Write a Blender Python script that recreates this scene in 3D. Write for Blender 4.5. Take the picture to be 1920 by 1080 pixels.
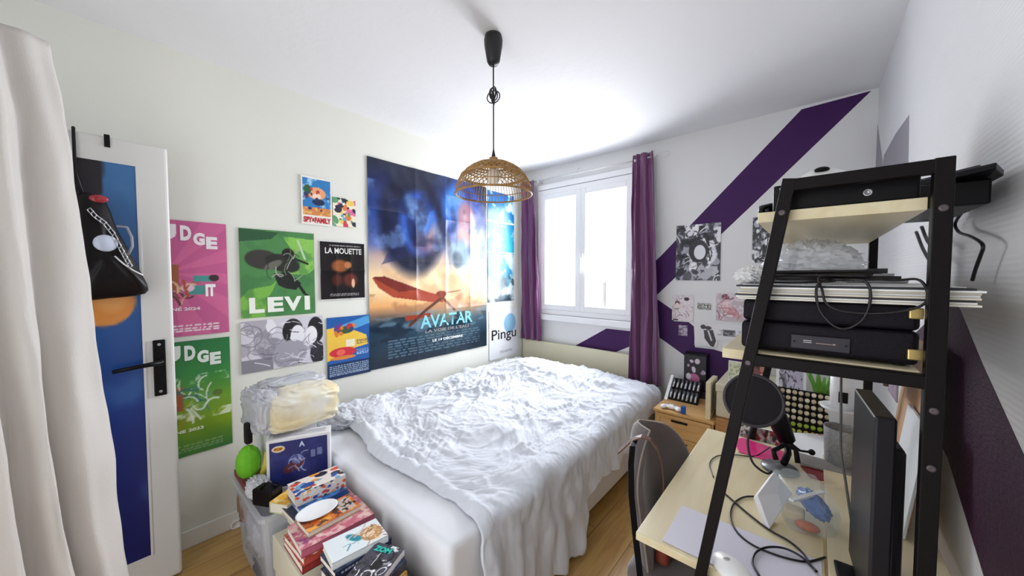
import bpy, bmesh, math, random
import numpy as np
from mathutils import Vector, Matrix

# ------------------------------------------------------------------ camera
SC = bpy.context.scene
for o in list(bpy.data.objects): bpy.data.objects.remove(o)
CAM_Z, YAW, PITCH, FPX = 1.40, math.radians(40.8), math.radians(2.2), 655.0
cd = bpy.data.cameras.new('camera'); cam = bpy.data.objects.new('camera', cd)
SC.collection.objects.link(cam)
cam.location = (0, 0, CAM_Z)
cam.rotation_euler = (math.radians(90) - PITCH, 0, YAW)
cd.sensor_fit = 'HORIZONTAL'; cd.sensor_width = 36.0; cd.lens = 36.0 * FPX / 1920
cd.clip_start = 0.02; cd.clip_end = 200
SC.camera = cam

# ------------------------------------------------------------------ world, lights, exposure
WORLD_STRENGTH, WINDOW_POWER, EXPOSURE = 1.35, 60.0, 1.0
w = bpy.data.worlds.new('sky'); SC.world = w; w.use_nodes = True
bg = w.node_tree.nodes['Background']; bg.inputs[0].default_value = (0.93, 0.96, 1.0, 1); bg.inputs[1].default_value = WORLD_STRENGTH
ld = bpy.data.lights.new('window_daylight', 'AREA'); ld.shape = 'RECTANGLE'; ld.size = 1.1; ld.size_y = 1.3
ld.energy = WINDOW_POWER; ld.color = (0.93, 0.96, 1.0)
lo = bpy.data.objects.new('window_daylight', ld); SC.collection.objects.link(lo)
lo.location = (-1.69, 3.35, 1.75); lo.rotation_euler = (math.radians(-92), 0, 0)
SC.view_settings.view_transform = 'Standard'; SC.view_settings.look = 'None'
SC.view_settings.gamma = 1.0; SC.view_settings.use_curve_mapping = False
SC.view_settings.exposure = EXPOSURE

# ------------------------------------------------------------------ helpers
C = SC.collection
R_ = random.Random(7)
CD = Vector((-math.sin(YAW) * math.cos(PITCH), math.cos(YAW) * math.cos(PITCH), -math.sin(PITCH)))
CR = Vector((math.cos(YAW), math.sin(YAW), 0)); CU = CR.cross(CD)
CAM = Vector((0, 0, CAM_Z))
def ray(px, py): return CD + CR * ((px - 960) / FPX) - CU * ((py - 540) / FPX)
def hx(px, py, x): d = ray(px, py); return CAM + d * (x / d.x)
def hy(px, py, y): d = ray(px, py); return CAM + d * (y / d.y)
def hz(px, py, z): d = ray(px, py); return CAM + d * ((z - CAM_Z) / d.z)

def lin(c):
    c = np.asarray(c, dtype=float)
    return np.where(c <= 0.04045, c / 12.92, ((c + 0.055) / 1.055) ** 2.4)
def hexc(h): return tuple(int(h[i:i + 2], 16) / 255 for i in (0, 2, 4))
def L(h): return tuple(float(v) for v in lin(hexc(h))) + (1.0,)

MATS = {}
def mat(name, col='808080', rough=0.5, metal=0.0, bump=None, noise=None, spec=None, trans=0.0, alpha=1.0, sheen=0.0, emis=None, coat=0):
    if name in MATS: return MATS[name]
    m = bpy.data.materials.new(name); m.use_nodes = True; nt = m.node_tree; b = nt.nodes['Principled BSDF']
    b.inputs['Base Color'].default_value = L(col); b.inputs['Roughness'].default_value = rough; b.inputs['Metallic'].default_value = metal
    if spec is not None: b.inputs['Specular IOR Level'].default_value = spec
    if trans: b.inputs['Transmission Weight'].default_value = trans
    if alpha < 1: b.inputs['Alpha'].default_value = alpha
    if sheen: b.inputs['Sheen Weight'].default_value = sheen
    if coat: b.inputs['Coat Weight'].default_value = coat
    tc = nt.nodes.new('ShaderNodeTexCoord')
    if noise:   # (scale, other colour, contrast)
        n = nt.nodes.new('ShaderNodeTexNoise'); n.inputs['Scale'].default_value = noise[0]; n.inputs['Detail'].default_value = 5
        r = nt.nodes.new('ShaderNodeValToRGB'); r.color_ramp.elements[0].color = L(col); r.color_ramp.elements[1].color = L(noise[1])
        r.color_ramp.elements[0].position = 0.35; r.color_ramp.elements[1].position = 0.7
        nt.links.new(tc.outputs['Object'], n.inputs['Vector']); nt.links.new(n.outputs['Fac'], r.inputs[0]); nt.links.new(r.outputs[0], b.inputs['Base Color'])
    if bump:    # (scale, strength[, stretch xyz])
        n = nt.nodes.new('ShaderNodeTexNoise'); n.inputs['Scale'].default_value = bump[0]; n.inputs['Detail'].default_value = 6
        mp = nt.nodes.new('ShaderNodeMapping'); mp.inputs['Scale'].default_value = bump[2] if len(bump) > 2 else (1, 1, 1)
        bp = nt.nodes.new('ShaderNodeBump'); bp.inputs['Strength'].default_value = bump[1]; bp.inputs['Distance'].default_value = 0.01
        nt.links.new(tc.outputs['Object'], mp.inputs[0]); nt.links.new(mp.outputs[0], n.inputs['Vector'])
        nt.links.new(n.outputs['Fac'], bp.inputs['Height']); nt.links.new(bp.outputs[0], b.inputs['Normal'])
    MATS[name] = m; return m

def wood(name, c1, c2, axis='Y', rough=0.45, scale=6):
    if name in MATS: return MATS[name]
    m = mat(name, c1, rough); nt = m.node_tree; b = nt.nodes['Principled BSDF']
    tc = nt.nodes.new('ShaderNodeTexCoord'); mp = nt.nodes.new('ShaderNodeMapping')
    s = {'X': (0.12, 1, 1), 'Y': (1, 0.12, 1), 'Z': (1, 1, 0.12)}[axis]; mp.inputs['Scale'].default_value = s
    n = nt.nodes.new('ShaderNodeTexNoise'); n.inputs['Scale'].default_value = scale * 4; n.inputs['Detail'].default_value = 8; n.inputs['Distortion'].default_value = 0.6
    r = nt.nodes.new('ShaderNodeValToRGB'); r.color_ramp.elements[0].color = L(c1); r.color_ramp.elements[1].color = L(c2)
    r.color_ramp.elements[0].position = 0.4; r.color_ramp.elements[1].position = 0.66
    nt.links.new(tc.outputs['Object'], mp.inputs[0]); nt.links.new(mp.outputs[0], n.inputs['Vector']); nt.links.new(n.outputs['Fac'], r.inputs[0]); nt.links.new(r.outputs[0], b.inputs['Base Color'])
    return m

def print_mat(name, rough=0.45, crease=0.0):
    if name in MATS: return MATS[name]
    m = mat(name, 'ffffff', rough, bump=(3.0, crease) if crease else None); nt = m.node_tree
    a = nt.nodes.new('ShaderNodeAttribute'); a.attribute_name = 'Col'
    nt.links.new(a.outputs['Color'], nt.nodes['Principled BSDF'].inputs['Base Color']); return m

def clear_mat(name, col='ffffff', a=0.15, rough=0.1):
    if name in MATS: return MATS[name]
    m = bpy.data.materials.new(name); m.use_nodes = True; nt = m.node_tree; nt.nodes.remove(nt.nodes['Principled BSDF'])
    out = nt.nodes['Material Output']; t = nt.nodes.new('ShaderNodeBsdfTransparent'); p = nt.nodes.new('ShaderNodeBsdfPrincipled')
    p.inputs['Base Color'].default_value = L(col); p.inputs['Roughness'].default_value = rough
    mx = nt.nodes.new('ShaderNodeMixShader'); mx.inputs[0].default_value = a
    nt.links.new(t.outputs[0], mx.inputs[1]); nt.links.new(p.outputs[0], mx.inputs[2]); nt.links.new(mx.outputs[0], out.inputs[0])
    MATS[name] = m; return m

def rotm(rx=0, ry=0, rz=0): return Matrix.Rotation(rz, 3, 'Z') @ Matrix.Rotation(ry, 3, 'Y') @ Matrix.Rotation(rx, 3, 'X')

class MB:
    def __init__(s): s.v = []; s.f = []; s.mi = []; s.c = []; s.m = 0; s.col = (1, 1, 1)
    def V(s, p, col=None): s.v.append(tuple(p)); s.c.append(tuple(col if col is not None else s.col)); return len(s.v) - 1
    def F(s, idx): s.f.append(tuple(idx)); s.mi.append(s.m)
    def box(s, a, b, rot=None, pivot=None):
        x0, y0, z0 = [min(a[i], b[i]) for i in range(3)]; x1, y1, z1 = [max(a[i], b[i]) for i in range(3)]
        ps = [Vector(p) for p in ((x0,y0,z0),(x1,y0,z0),(x1,y1,z0),(x0,y1,z0),(x0,y0,z1),(x1,y0,z1),(x1,y1,z1),(x0,y1,z1))]
        if rot is not None:
            pv = Vector(pivot) if pivot is not None else Vector(((x0+x1)/2, (y0+y1)/2, (z0+z1)/2))
            ps = [pv + rot @ (p - pv) for p in ps]
        i = [s.V(p) for p in ps]
        for f in ((0,3,2,1),(4,5,6,7),(0,1,5,4),(1,2,6,5),(2,3,7,6),(3,0,4,7)): s.F([i[k] for k in f])
        return s
    def bar(s, a, b, wx, wy, up=(0, 1, 0)):
        a, b = Vector(a), Vector(b); d = (b - a).normalized(); n = d.cross(Vector(up)).normalized(); t = n.cross(d)
        i = []
        for p in (a, b):
            for su, sv in ((-1,-1),(1,-1),(1,1),(-1,1)): i.append(s.V(p + n * su * wx / 2 + t * sv * wy / 2))
        for f in ((0,1,2,3),(7,6,5,4),(0,4,5,1),(1,5,6,2),(2,6,7,3),(3,7,4,0)): s.F([i[k] for k in f])
        return s
    def tube(s, pts, r, n=8, closed=False, cap=True):
        pts = [Vector(p) for p in pts]; N = len(pts); rr = r if hasattr(r, '__len__') else [r] * N
        rings = []; prev = None
        for k, p in enumerate(pts):
            if closed: d = pts[(k + 1) % N] - pts[k - 1]
            else: d = pts[min(k + 1, N - 1)] - pts[max(k - 1, 0)]
            if d.length < 1e-9: d = Vector((0, 0, 1))
            d.normalize()
            if prev is None:
                u = d.cross(Vector((0, 0, 1)));
                if u.length < 1e-3: u = d.cross(Vector((1, 0, 0)))
            else: u = prev - d * prev.dot(d)
            u.normalize(); prev = u; v = d.cross(u)
            rings.append([s.V(p + (u * math.cos(2*math.pi*j/n) + v * math.sin(2*math.pi*j/n)) * rr[k]) for j in range(n)])
        for k in range(N if closed else N - 1):
            A, B = rings[k], rings[(k + 1) % N]
            for j in range(n): s.F((A[j], A[(j+1) % n], B[(j+1) % n], B[j]))
        if cap and not closed: s.F(rings[0][::-1]); s.F(rings[-1])
        return s
    def lathe(s, prof, c, n=32, sx=1, sy=1, M=None):
        c = Vector(c); rings = []
        for (r, z) in prof:
            ring = []
            for j in range(n):
                p = Vector((r * math.cos(2*math.pi*j/n) * sx, r * math.sin(2*math.pi*j/n) * sy, z))
                ring.append(s.V(c + (M @ p if M is not None else p)))
            rings.append(ring)
        for k in range(len(rings) - 1):
            A, B = rings[k], rings[k + 1]
            for j in range(n): s.F((A[j], A[(j+1) % n], B[(j+1) % n], B[j]))
        if prof[0][0] > 1e-5: s.F(rings[0][::-1])
        if prof[-1][0] > 1e-5: s.F(rings[-1])
        return s
    def ball(s, c, rad, n=24, m=12, M=None, fn=None):
        prof = []
        rx, ry, rz = rad if hasattr(rad, '__len__') else (rad,) * 3
        c = Vector(c); rings = []
        for k in range(m + 1):
            a = math.pi * k / m - math.pi / 2; ring = []
            for j in range(n):
                t = 2 * math.pi * j / n
                q = Vector((math.cos(a) * math.cos(t), math.cos(a) * math.sin(t), math.sin(a)))
                f = fn(q) if fn else 1.0
                p = Vector((q.x * rx, q.y * ry, q.z * rz)) * f
                ring.append(s.V(c + (M @ p if M is not None else p)))
            rings.append(ring)
        for k in range(m):
            A, B = rings[k], rings[k + 1]
            for j in range(n): s.F((A[j], A[(j+1) % n], B[(j+1) % n], B[j]))
        return s
    def prism(s, poly, d, base=None):
        """poly: list of 3D points in a plane; d: extrusion vector."""
        d = Vector(d); A = [s.V(Vector(p)) for p in poly]; B = [s.V(Vector(p) + d) for p in poly]; n = len(poly)
        s.F(A[::-1]); s.F(B)
        for j in range(n): s.F((A[j], A[(j+1) % n], B[(j+1) % n], B[j]))
        return s
    def grid(s, P, colors=None, wrap=False):
        """P: array (h,w,3)"""
        h, w = P.shape[:2]; base = len(s.v)
        s.v.extend(map(tuple, P.reshape(-1, 3).tolist()))
        if colors is None: s.c.extend([tuple(s.col)] * (h * w))
        else: s.c.extend(map(tuple, colors.reshape(-1, 3).tolist()))
        for j in range(h - 1):
            r0 = base + j * w; r1 = r0 + w
            for i in range(w - 1): s.f.append((r0 + i, r0 + i + 1, r1 + i + 1, r1 + i)); s.mi.append(s.m)
        return s
    def build(s, name, mats, parent=None, smooth=False, bevel=0.0, colors=False, solid=0.0, sub=0, recalc=True, seg=2):
        if not isinstance(mats, (list, tuple)): mats = [mats]
        A = np.array(s.v); lo_, hi_ = A.min(0), A.max(0)
        org = np.array([(lo_[0]+hi_[0])/2, (lo_[1]+hi_[1])/2, lo_[2]])
        me = bpy.data.meshes.new(name); me.from_pydata((A - org).tolist(), [], s.f)
        for m in mats: me.materials.append(m)
        if len(mats) > 1: me.polygons.foreach_set('material_index', s.mi)
        if colors:
            a = me.color_attributes.new('Col', 'FLOAT_COLOR', 'POINT')
            cc = np.ones((len(s.v), 4)); cc[:, :3] = lin(np.clip(np.array(s.c), 0, 1)); a.data.foreach_set('color', cc.ravel())
        if recalc and len(s.f) < 30000:
            bm = bmesh.new(); bm.from_mesh(me); bmesh.ops.recalc_face_normals(bm, faces=bm.faces); bm.to_mesh(me); bm.free()
        if smooth: me.polygons.foreach_set('use_smooth', [True] * len(me.polygons))
        me.update()
        o = bpy.data.objects.new(name, me); C.objects.link(o)
        if parent is not None:
            o.parent = parent; o.location = Vector(org) - wloc(parent)
        else: o.location = org
        if solid: md = o.modifiers.new('solid', 'SOLIDIFY'); md.thickness = solid; md.offset = 0
        if bevel:
            md = o.modifiers.new('bevel', 'BEVEL'); md.width = bevel; md.segments = seg; md.limit_method = 'ANGLE'; md.angle_limit = math.radians(40)
        if sub: md = o.modifiers.new('sub', 'SUBSURF'); md.levels = md.render_levels = sub
        return o

def wloc(o):
    p = Vector(o.location)
    while o.parent is not None: o = o.parent; p += Vector(o.location)
    return p
def tag(o, label, cat=None, group=None, kind=None):
    if label: o['label'] = label
    if cat: o['category'] = cat
    if group: o['group'] = group
    if kind: o['kind'] = kind
    return o
def thing(name, label, cat, loc=(0, 0, 0), group=None):
    o = bpy.data.objects.new(name, None); C.objects.link(o); o.location = loc; o.empty_display_size = 0.05
    return tag(o, label, cat, group)
def copy_tree(o, parent=None):
    c = o.copy(); C.objects.link(c); c.parent = parent
    for ch in list(o.children): copy_tree(ch, c)
    return c

# -- gradient noise
def pnoise(x, y, seed=0):
    x = np.asarray(x, float); y = np.asarray(y, float)
    xi = np.floor(x).astype(int); yi = np.floor(y).astype(int); xf = x - xi; yf = y - yi
    def g(ix, iy):
        h = (ix * 374761393 + iy * 668265263 + seed * 982451653) & 0xffffffff
        h = ((h ^ (h >> 13)) * 1274126177) & 0xffffffff; h = h ^ (h >> 16)
        a = (h & 0xffff) / 65536.0 * 2 * np.pi
        return np.cos(a), np.sin(a)
    def dot(ix, iy, fx, fy): a, b = g(ix, iy); return a * fx + b * fy
    u = xf ** 3 * (xf * (xf * 6 - 15) + 10); v = yf ** 3 * (yf * (yf * 6 - 15) + 10)
    n00 = dot(xi, yi, xf, yf); n10 = dot(xi + 1, yi, xf - 1, yf); n01 = dot(xi, yi + 1, xf, yf - 1); n11 = dot(xi + 1, yi + 1, xf - 1, yf - 1)
    return ((n00 * (1 - u) + n10 * u) * (1 - v) + (n01 * (1 - u) + n11 * u) * v) * 1.5
def fbm(x, y, seed=0, oct=4):
    t = 0; a = 1; f = 1
    for k in range(oct): t = t + a * pnoise(x * f, y * f, seed + k * 17); a *= 0.5; f *= 2.03
    return t

# -- printed artwork as a colour grid
class Art:
    def __init__(s, w, h, bg='ffffff', asp=None):
        s.w, s.h = w, h; s.a = np.ones((h, w, 3)) * np.array(hexc(bg))
        v, u = np.mgrid[0:h, 0:w]; s.u = u / (w - 1); s.v = v / (h - 1); s.asp = asp or w / h
    def mix(s, mask, col, al=1.0):
        c = np.array(hexc(col)) if isinstance(col, str) else np.array(col)
        m = (np.clip(mask, 0, 1) * al)[..., None]; s.a = s.a * (1 - m) + c * m; return s
    def grad(s, stops, dirn='v'):
        t = s.v if dirn == 'v' else s.u; xs = [q[0] for q in stops]; cs = np.array([hexc(q[1]) for q in stops])
        for k in range(3): s.a[..., k] = np.interp(t, xs, cs[:, k])
        return s
    def ell(s, cx, cy, rx, ry, col, soft=0.1, rot=0.0, al=1.0, ring=0.0):
        dx = (s.u - cx) * s.asp; dy = s.v - cy; c, q = math.cos(rot), math.sin(rot)
        X = (dx * c + dy * q) / (rx * s.asp); Y = (-dx * q + dy * c) / ry; d = np.sqrt(X * X + Y * Y)
        m = np.clip((1 - d) / max(soft, 1e-3) + 0.5, 0, 1)
        if ring: m = m * np.clip((d - (1 - ring)) / max(soft, 1e-3) + 0.5, 0, 1)
        return s.mix(m, col, al)
    def rect(s, x0, y0, x1, y1, col, al=1.0): return s.mix(((s.u >= x0) & (s.u <= x1) & (s.v >= y0) & (s.v <= y1)).astype(float), col, al)
    def poly(s, pts, col, al=1.0):
        inside = np.zeros(s.u.shape, bool); n = len(pts); j = n - 1
        for i in range(n):
            xi, yi = pts[i]; xj, yj = pts[j]
            if yi != yj:
                inside ^= ((yi > s.v) != (yj > s.v)) & (s.u < (xj - xi) * (s.v - yi) / (yj - yi) + xi)
            j = i
        return s.mix(inside.astype(float), col, al)
    def line(s, pts, wd, col, al=1.0):
        m = np.zeros(s.u.shape)
        for (x0, y0), (x1, y1) in zip(pts[:-1], pts[1:]):
            ax, ay = (s.u - x0) * s.asp, s.v - y0; bx, by = (x1 - x0) * s.asp, y1 - y0
            t = np.clip((ax * bx + ay * by) / (bx * bx + by * by + 1e-12), 0, 1)
            d = np.hypot(ax - bx * t, ay - by * t); m = np.maximum(m, np.clip((wd - d) / (wd * 0.4) + 0.5, 0, 1))
        return s.mix(m, col, al)
    def noise(s, col, scale, lo=0.0, hi=0.5, al=1.0, seed=0, sx=1.0, sy=1.0, region=None):
        n = fbm(s.u * s.asp * scale * sx, s.v * scale * sy, seed, 4); m = np.clip((n - lo) / (hi - lo), 0, 1)
        if region: m = m * ((s.v >= region[0]) & (s.v <= region[1]))
        return s.mix(m, col, al)
    def blobs(s, n, cols, r=(0.03, 0.12), box=(0, 0, 1, 1), seed=0, soft=0.1, ring=0.0, al=1.0):
        q = random.Random(seed)
        for k in range(n):
            rr = q.uniform(*r); s.ell(q.uniform(box[0], box[2]), q.uniform(box[1], box[3]), rr * q.uniform(0.5, 1.2) / s.asp, rr * q.uniform(0.5, 1.2), q.choice(cols), soft, q.uniform(0, 3), al, ring)
        return s
    def strokes(s, n, cols, ln=0.3, wd=0.008, box=(0, 0, 1, 1), seed=0):
        q = random.Random(seed)
        for k in range(n):
            x, y, a = q.uniform(box[0], box[2]), q.uniform(box[1], box[3]), q.uniform(0, 6.28); pts = [(x, y)]; c = q.uniform(-1, 1)
            for t in range(5):
                x += math.cos(a) * ln / 5; y += math.sin(a) * ln / 5; a += c * 0.5; pts.append((x, y))
            s.line(pts, wd * q.uniform(0.5, 1.4), q.choice(cols))
        return s
    def ink(s, seed=0, dens=1.0):
        """loose black, grey and white ink marks"""
        s.blobs(int(7 * dens), ['8c8c94', 'c4c4cc', '5a5a62', 'e8e8ee'], (0.08, 0.25), seed=seed)
        s.noise('2a2a30', 6, 0.15, 0.3, 0.8, seed=seed)
        s.blobs(int(7 * dens), ['f4f4f8', '202024', 'b8b8c0'], (0.04, 0.13), seed=seed + 1)
        s.blobs(int(8 * dens), ['141418', 'f0f0f4'], (0.06, 0.18), seed=seed + 2, ring=0.22, soft=0.1)
        s.strokes(int(26 * dens), ['101014', '303038', 'f4f4f8'], 0.3, 0.008, seed=seed + 3); return s
    def textlines(s, x0, x1, y0, y1, n, col, seed=0, al=0.8):
        q = random.Random(seed); h = (y1 - y0) / n
        for k in range(n):
            y = y0 + k * h; x = x0
            while x < x1:
                wdt = q.uniform(0.02, 0.07); s.rect(x, y + h * .25, min(x + wdt, x1), y + h * .75, col, al); x += wdt + 0.015
        return s

_tc = {}
def text_geo(txt, off=0.0):
    key = (txt, off)
    if key in _tc: return _tc[key]
    cu = bpy.data.curves.new('t', 'FONT'); cu.body = txt; cu.size = 1; cu.offset = off; cu.resolution_u = 3
    ob = bpy.data.objects.new('t', cu); C.objects.link(ob); bpy.context.view_layer.update()
    me = bpy.data.meshes.new_from_object(ob.evaluated_get(bpy.context.evaluated_depsgraph_get()))
    V = [(v.co.x, v.co.y) for v in me.vertices]; F = [tuple(p.vertices) for p in me.polygons]
    bpy.data.objects.remove(ob); bpy.data.curves.remove(cu); bpy.data.meshes.remove(me)
    xs = [v[0] for v in V]; ys = [v[1] for v in V]; x0, x1, y0, y1 = min(xs), max(xs), min(ys), max(ys)
    V = [((x - x0) / (x1 - x0), (y - y0) / (y1 - y0)) for x, y in V]
    _tc[key] = (V, F, (x1 - x0) / (y1 - y0)); return _tc[key]

def add_text(mb, O, U, V, txt, x0, y0, x1, y1, col, eps=0.0012, off=0.02, arc=0.0, pos=None):
    """fit the string into the box (fractions of U and V)"""
    vs, fs, _ = text_geo(txt, off); O, U, V = Vector(O), Vector(U), Vector(V); N = U.cross(V).normalized(); c = hexc(col) if isinstance(col, str) else col
    ids = []
    for a, b in vs:
        u = x0 + (x1 - x0) * a; v = y0 + (y1 - y0) * b + arc * math.sin(a * math.pi)
        p = pos(u, v, eps) if pos else O + U * u + V * v + N * eps
        ids.append(mb.V(p, c))
    for f in fs: mb.F([ids[k] for k in f])

PRINT = None
def sheet(name, label, cat, O, U, V, art, texts=(), group=None, amp=0.002, seed=0, material=None, parent=None, folds=None, off=0.004, edge=None):
    O, U, V = Vector(O), Vector(U), Vector(V); N = U.cross(V).normalized(); ul, vl = U.length, V.length
    def hgt(u, v):
        h = amp * fbm(np.asarray(u) * ul * 5 + seed, np.asarray(v) * vl * 5, seed, 2) + amp
        if folds:
            for a in folds[0]: h = h + 0.004 * np.exp(-np.abs(np.asarray(u) - a) * ul / 0.02)
            for b in folds[1]: h = h + 0.004 * np.exp(-np.abs(np.asarray(v) - b) * vl / 0.02)
        return h + off
    H = hgt(art.u, art.v)
    P = (np.array(O) + art.u[..., None] * np.array(U) + art.v[..., None] * np.array(V) + H[..., None] * np.array(N))
    mb = MB(); mb.grid(P, art.a)
    def pos(u, v, eps): return O + U * u + V * v + N * (float(hgt(u, v)) + eps)
    for t in texts: add_text(mb, O, U, V, *t[:6], pos=pos, **(t[6] if len(t) > 6 else {}))
    o = mb.build(name, material or print_mat('printed_paper', 0.42), parent, smooth=True, colors=True, recalc=False)
    if parent is None: tag(o, label, cat, group)
    return o

def quad_on_left(p0, p1, p2, p3):
    """px corners TL,TR,BR,BL of a poster on the left wall -> O,U,V (upright rectangle)"""
    q = [hx(*p, XL) for p in (p0, p1, p2, p3)]
    y0 = (q[0].y + q[3].y) / 2; y1 = (q[1].y + q[2].y) / 2; z1 = (q[0].z + q[1].z) / 2; z0 = (q[2].z + q[3].z) / 2
    return (XL, y0, z0), (0, y1 - y0, 0), (0, 0, z1 - z0)
def quad_on_back(p0, p2):
    a, b = hy(*p0, YB), hy(*p2, YB)
    return (a.x, YB, b.z), (b.x - a.x, 0, 0), (0, 0, a.z - b.z)

XL, XR, YB, ZC, YF = -2.40, 0.263, 3.0, 2.5, -0.75
# ------------------------------------------------------------------ materials
m_wall = mat('white_wall_paint', 'e6e6e6', 0.7, bump=(14, 0.10))
m_cream = mat('cream_wall_paint', 'e8e8df', 0.75, bump=(10, 0.15))
m_ceil = mat('white_ceiling_paint', 'e8e8ea', 0.8, bump=(16, 0.16))
m_ribbed = mat('ribbed_wall_covering', 'dededf', 0.6)
nt = m_ribbed.node_tree; tc = nt.nodes.new('ShaderNodeTexCoord'); wv = nt.nodes.new('ShaderNodeTexWave'); wv.bands_direction = 'Z'; wv.inputs['Scale'].default_value = 28; wv.inputs['Distortion'].default_value = 1.2; wv.inputs['Detail'].default_value = 3
bp = nt.nodes.new('ShaderNodeBump'); bp.inputs['Strength'].default_value = 0.14; bp.inputs['Distance'].default_value = 0.004
nt.links.new(tc.outputs['Object'], wv.inputs['Vector']); nt.links.new(wv.outputs['Fac'], bp.inputs['Height']); nt.links.new(bp.outputs[0], nt.nodes['Principled BSDF'].inputs['Normal'])
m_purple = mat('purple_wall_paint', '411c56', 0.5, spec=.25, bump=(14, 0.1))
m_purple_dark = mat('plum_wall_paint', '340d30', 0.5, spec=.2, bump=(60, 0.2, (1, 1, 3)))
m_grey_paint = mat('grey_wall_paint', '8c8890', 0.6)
m_pvc = mat('white_window_plastic', 'f2f2f4', 0.35)
m_trim = mat('white_trim_paint', 'ecebe6', 0.4)
m_black = mat('black_powder_metal', '0b0506', 0.5, spec=.18, bump=(200, 0.05))
m_blackp = mat('black_plastic', '060408', 0.42, spec=.22)
m_pale = wood('pale_birch_laminate', 'dccda6', 'e4d8b6', 'Y', 0.4)
m_oak = wood('oak_laminate', 'c99a5c', 'dcb47a', 'X', 0.45)
m_head = mat('cream_headboard_laminate', 'dcd6ba', 0.45, noise=(3, 'd6cfb0'))
m_white = mat('white_plastic', 'f2f2f2', 0.35)
m_paper = mat('page_paper', 'e6dfd0', 0.8)
m_print = print_mat('printed_paper', 0.42)
m_gloss = print_mat('glossy_poster_paper', 0.28, 0.25)
m_cover = print_mat('printed_book_cover', 0.35)
m_metal = mat('brushed_steel', 'b8b8bc', 0.3, 0.9)
m_brass = mat('brass_plate', 'c8b070', 0.3, 0.7)

# ------------------------------------------------------------------ room
def struct(name, mb, m, **k): o = mb.build(name, m, **k); o['kind'] = 'structure'; return o
# floor: wooden strips made in the material
m_floor = mat('wood_plank_floor', 'c09a5e', 0.35); nt = m_floor.node_tree; b = nt.nodes['Principled BSDF']
tc = nt.nodes.new('ShaderNodeTexCoord'); br = nt.nodes.new('ShaderNodeTexBrick'); br.inputs['Scale'].default_value = 1.0
br.inputs['Brick Width'].default_value = 1.1; br.inputs['Row Height'].default_value = 0.19; br.inputs['Mortar Size'].default_value = 0.002
br.inputs['Color1'].default_value = L('c8a263'); br.inputs['Color2'].default_value = L('b98e50'); br.inputs['Mortar'].default_value = L('7c5a30')
mp = nt.nodes.new('ShaderNodeMapping'); mp.inputs['Rotation'].default_value = (0, 0, math.radians(90))
mp2 = nt.nodes.new('ShaderNodeMapping'); mp2.inputs['Scale'].default_value = (10, 1, 1)
n2 = nt.nodes.new('ShaderNodeTexNoise'); n2.inputs['Scale'].default_value = 2.2; n2.inputs['Detail'].default_value = 8; n2.inputs['Distortion'].default_value = 1.5
mx = nt.nodes.new('ShaderNodeMix'); mx.data_type = 'RGBA'; mx.blend_type = 'MULTIPLY'; mx.inputs['Factor'].default_value = 0.45
rr = nt.nodes.new('ShaderNodeValToRGB'); rr.color_ramp.elements[0].color = (0.55, 0.42, 0.3, 1); rr.color_ramp.elements[0].position = .35; rr.color_ramp.elements[1].color = (1, 1, 1, 1); rr.color_ramp.elements[1].position = .6
nt.links.new(tc.outputs['Object'], mp.inputs[0]); nt.links.new(mp.outputs[0], br.inputs['Vector']); nt.links.new(tc.outputs['Object'], mp2.inputs[0]); nt.links.new(mp2.outputs[0], n2.inputs['Vector'])
nt.links.new(n2.outputs['Fac'], rr.inputs[0]); nt.links.new(br.outputs['Color'], mx.inputs['A']); nt.links.new(rr.outputs[0], mx.inputs['B']); nt.links.new(mx.outputs['Result'], b.inputs['Base Color'])
struct('floor', MB().box((XL - .1, YF, -.1), (XR + .1, YB + .1, 0)), m_floor)
struct('ceiling', MB().box((XL - .1, YF, ZC), (XR + .1, YB + .3, ZC + .1)), m_ceil)
struct('wall_front', MB().box((XL - .1, YF - .1, 0), (-1.62, YF, ZC)).box((-.22, YF - .1, 0), (XR + .1, YF, ZC)).box((-1.62, YF - .1, 2.1), (-.22, YF, ZC)), m_cream)  # unseen wall behind the camera; its opening is widened to admit fill light
struct('wall_left', MB().box((XL - .12, YF, 0), (XL, YB + .2, ZC)), m_cream)
# right wall with its painted stripes
mb = MB(); mb.box((XR, YF, 0), (XR + .12, YB + .2, ZC))
mb.m = 1
def on_right(pts, m): mb.m = m; mb.prism([(XR - .0006, y, z) for (y, z) in pts], (0.0004, 0, 0))
pr = lambda px, py: (hx(px, py, XR).y, hx(px, py, XR).z)
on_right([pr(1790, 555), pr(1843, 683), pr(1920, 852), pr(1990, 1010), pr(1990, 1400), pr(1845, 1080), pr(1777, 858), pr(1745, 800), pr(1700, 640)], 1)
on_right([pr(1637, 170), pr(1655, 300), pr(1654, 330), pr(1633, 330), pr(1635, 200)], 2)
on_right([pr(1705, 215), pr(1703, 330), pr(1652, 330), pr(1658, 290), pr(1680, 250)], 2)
struct('wall_right', mb, [m_ribbed, m_purple_dark, m_grey_paint], recalc=False)
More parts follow.
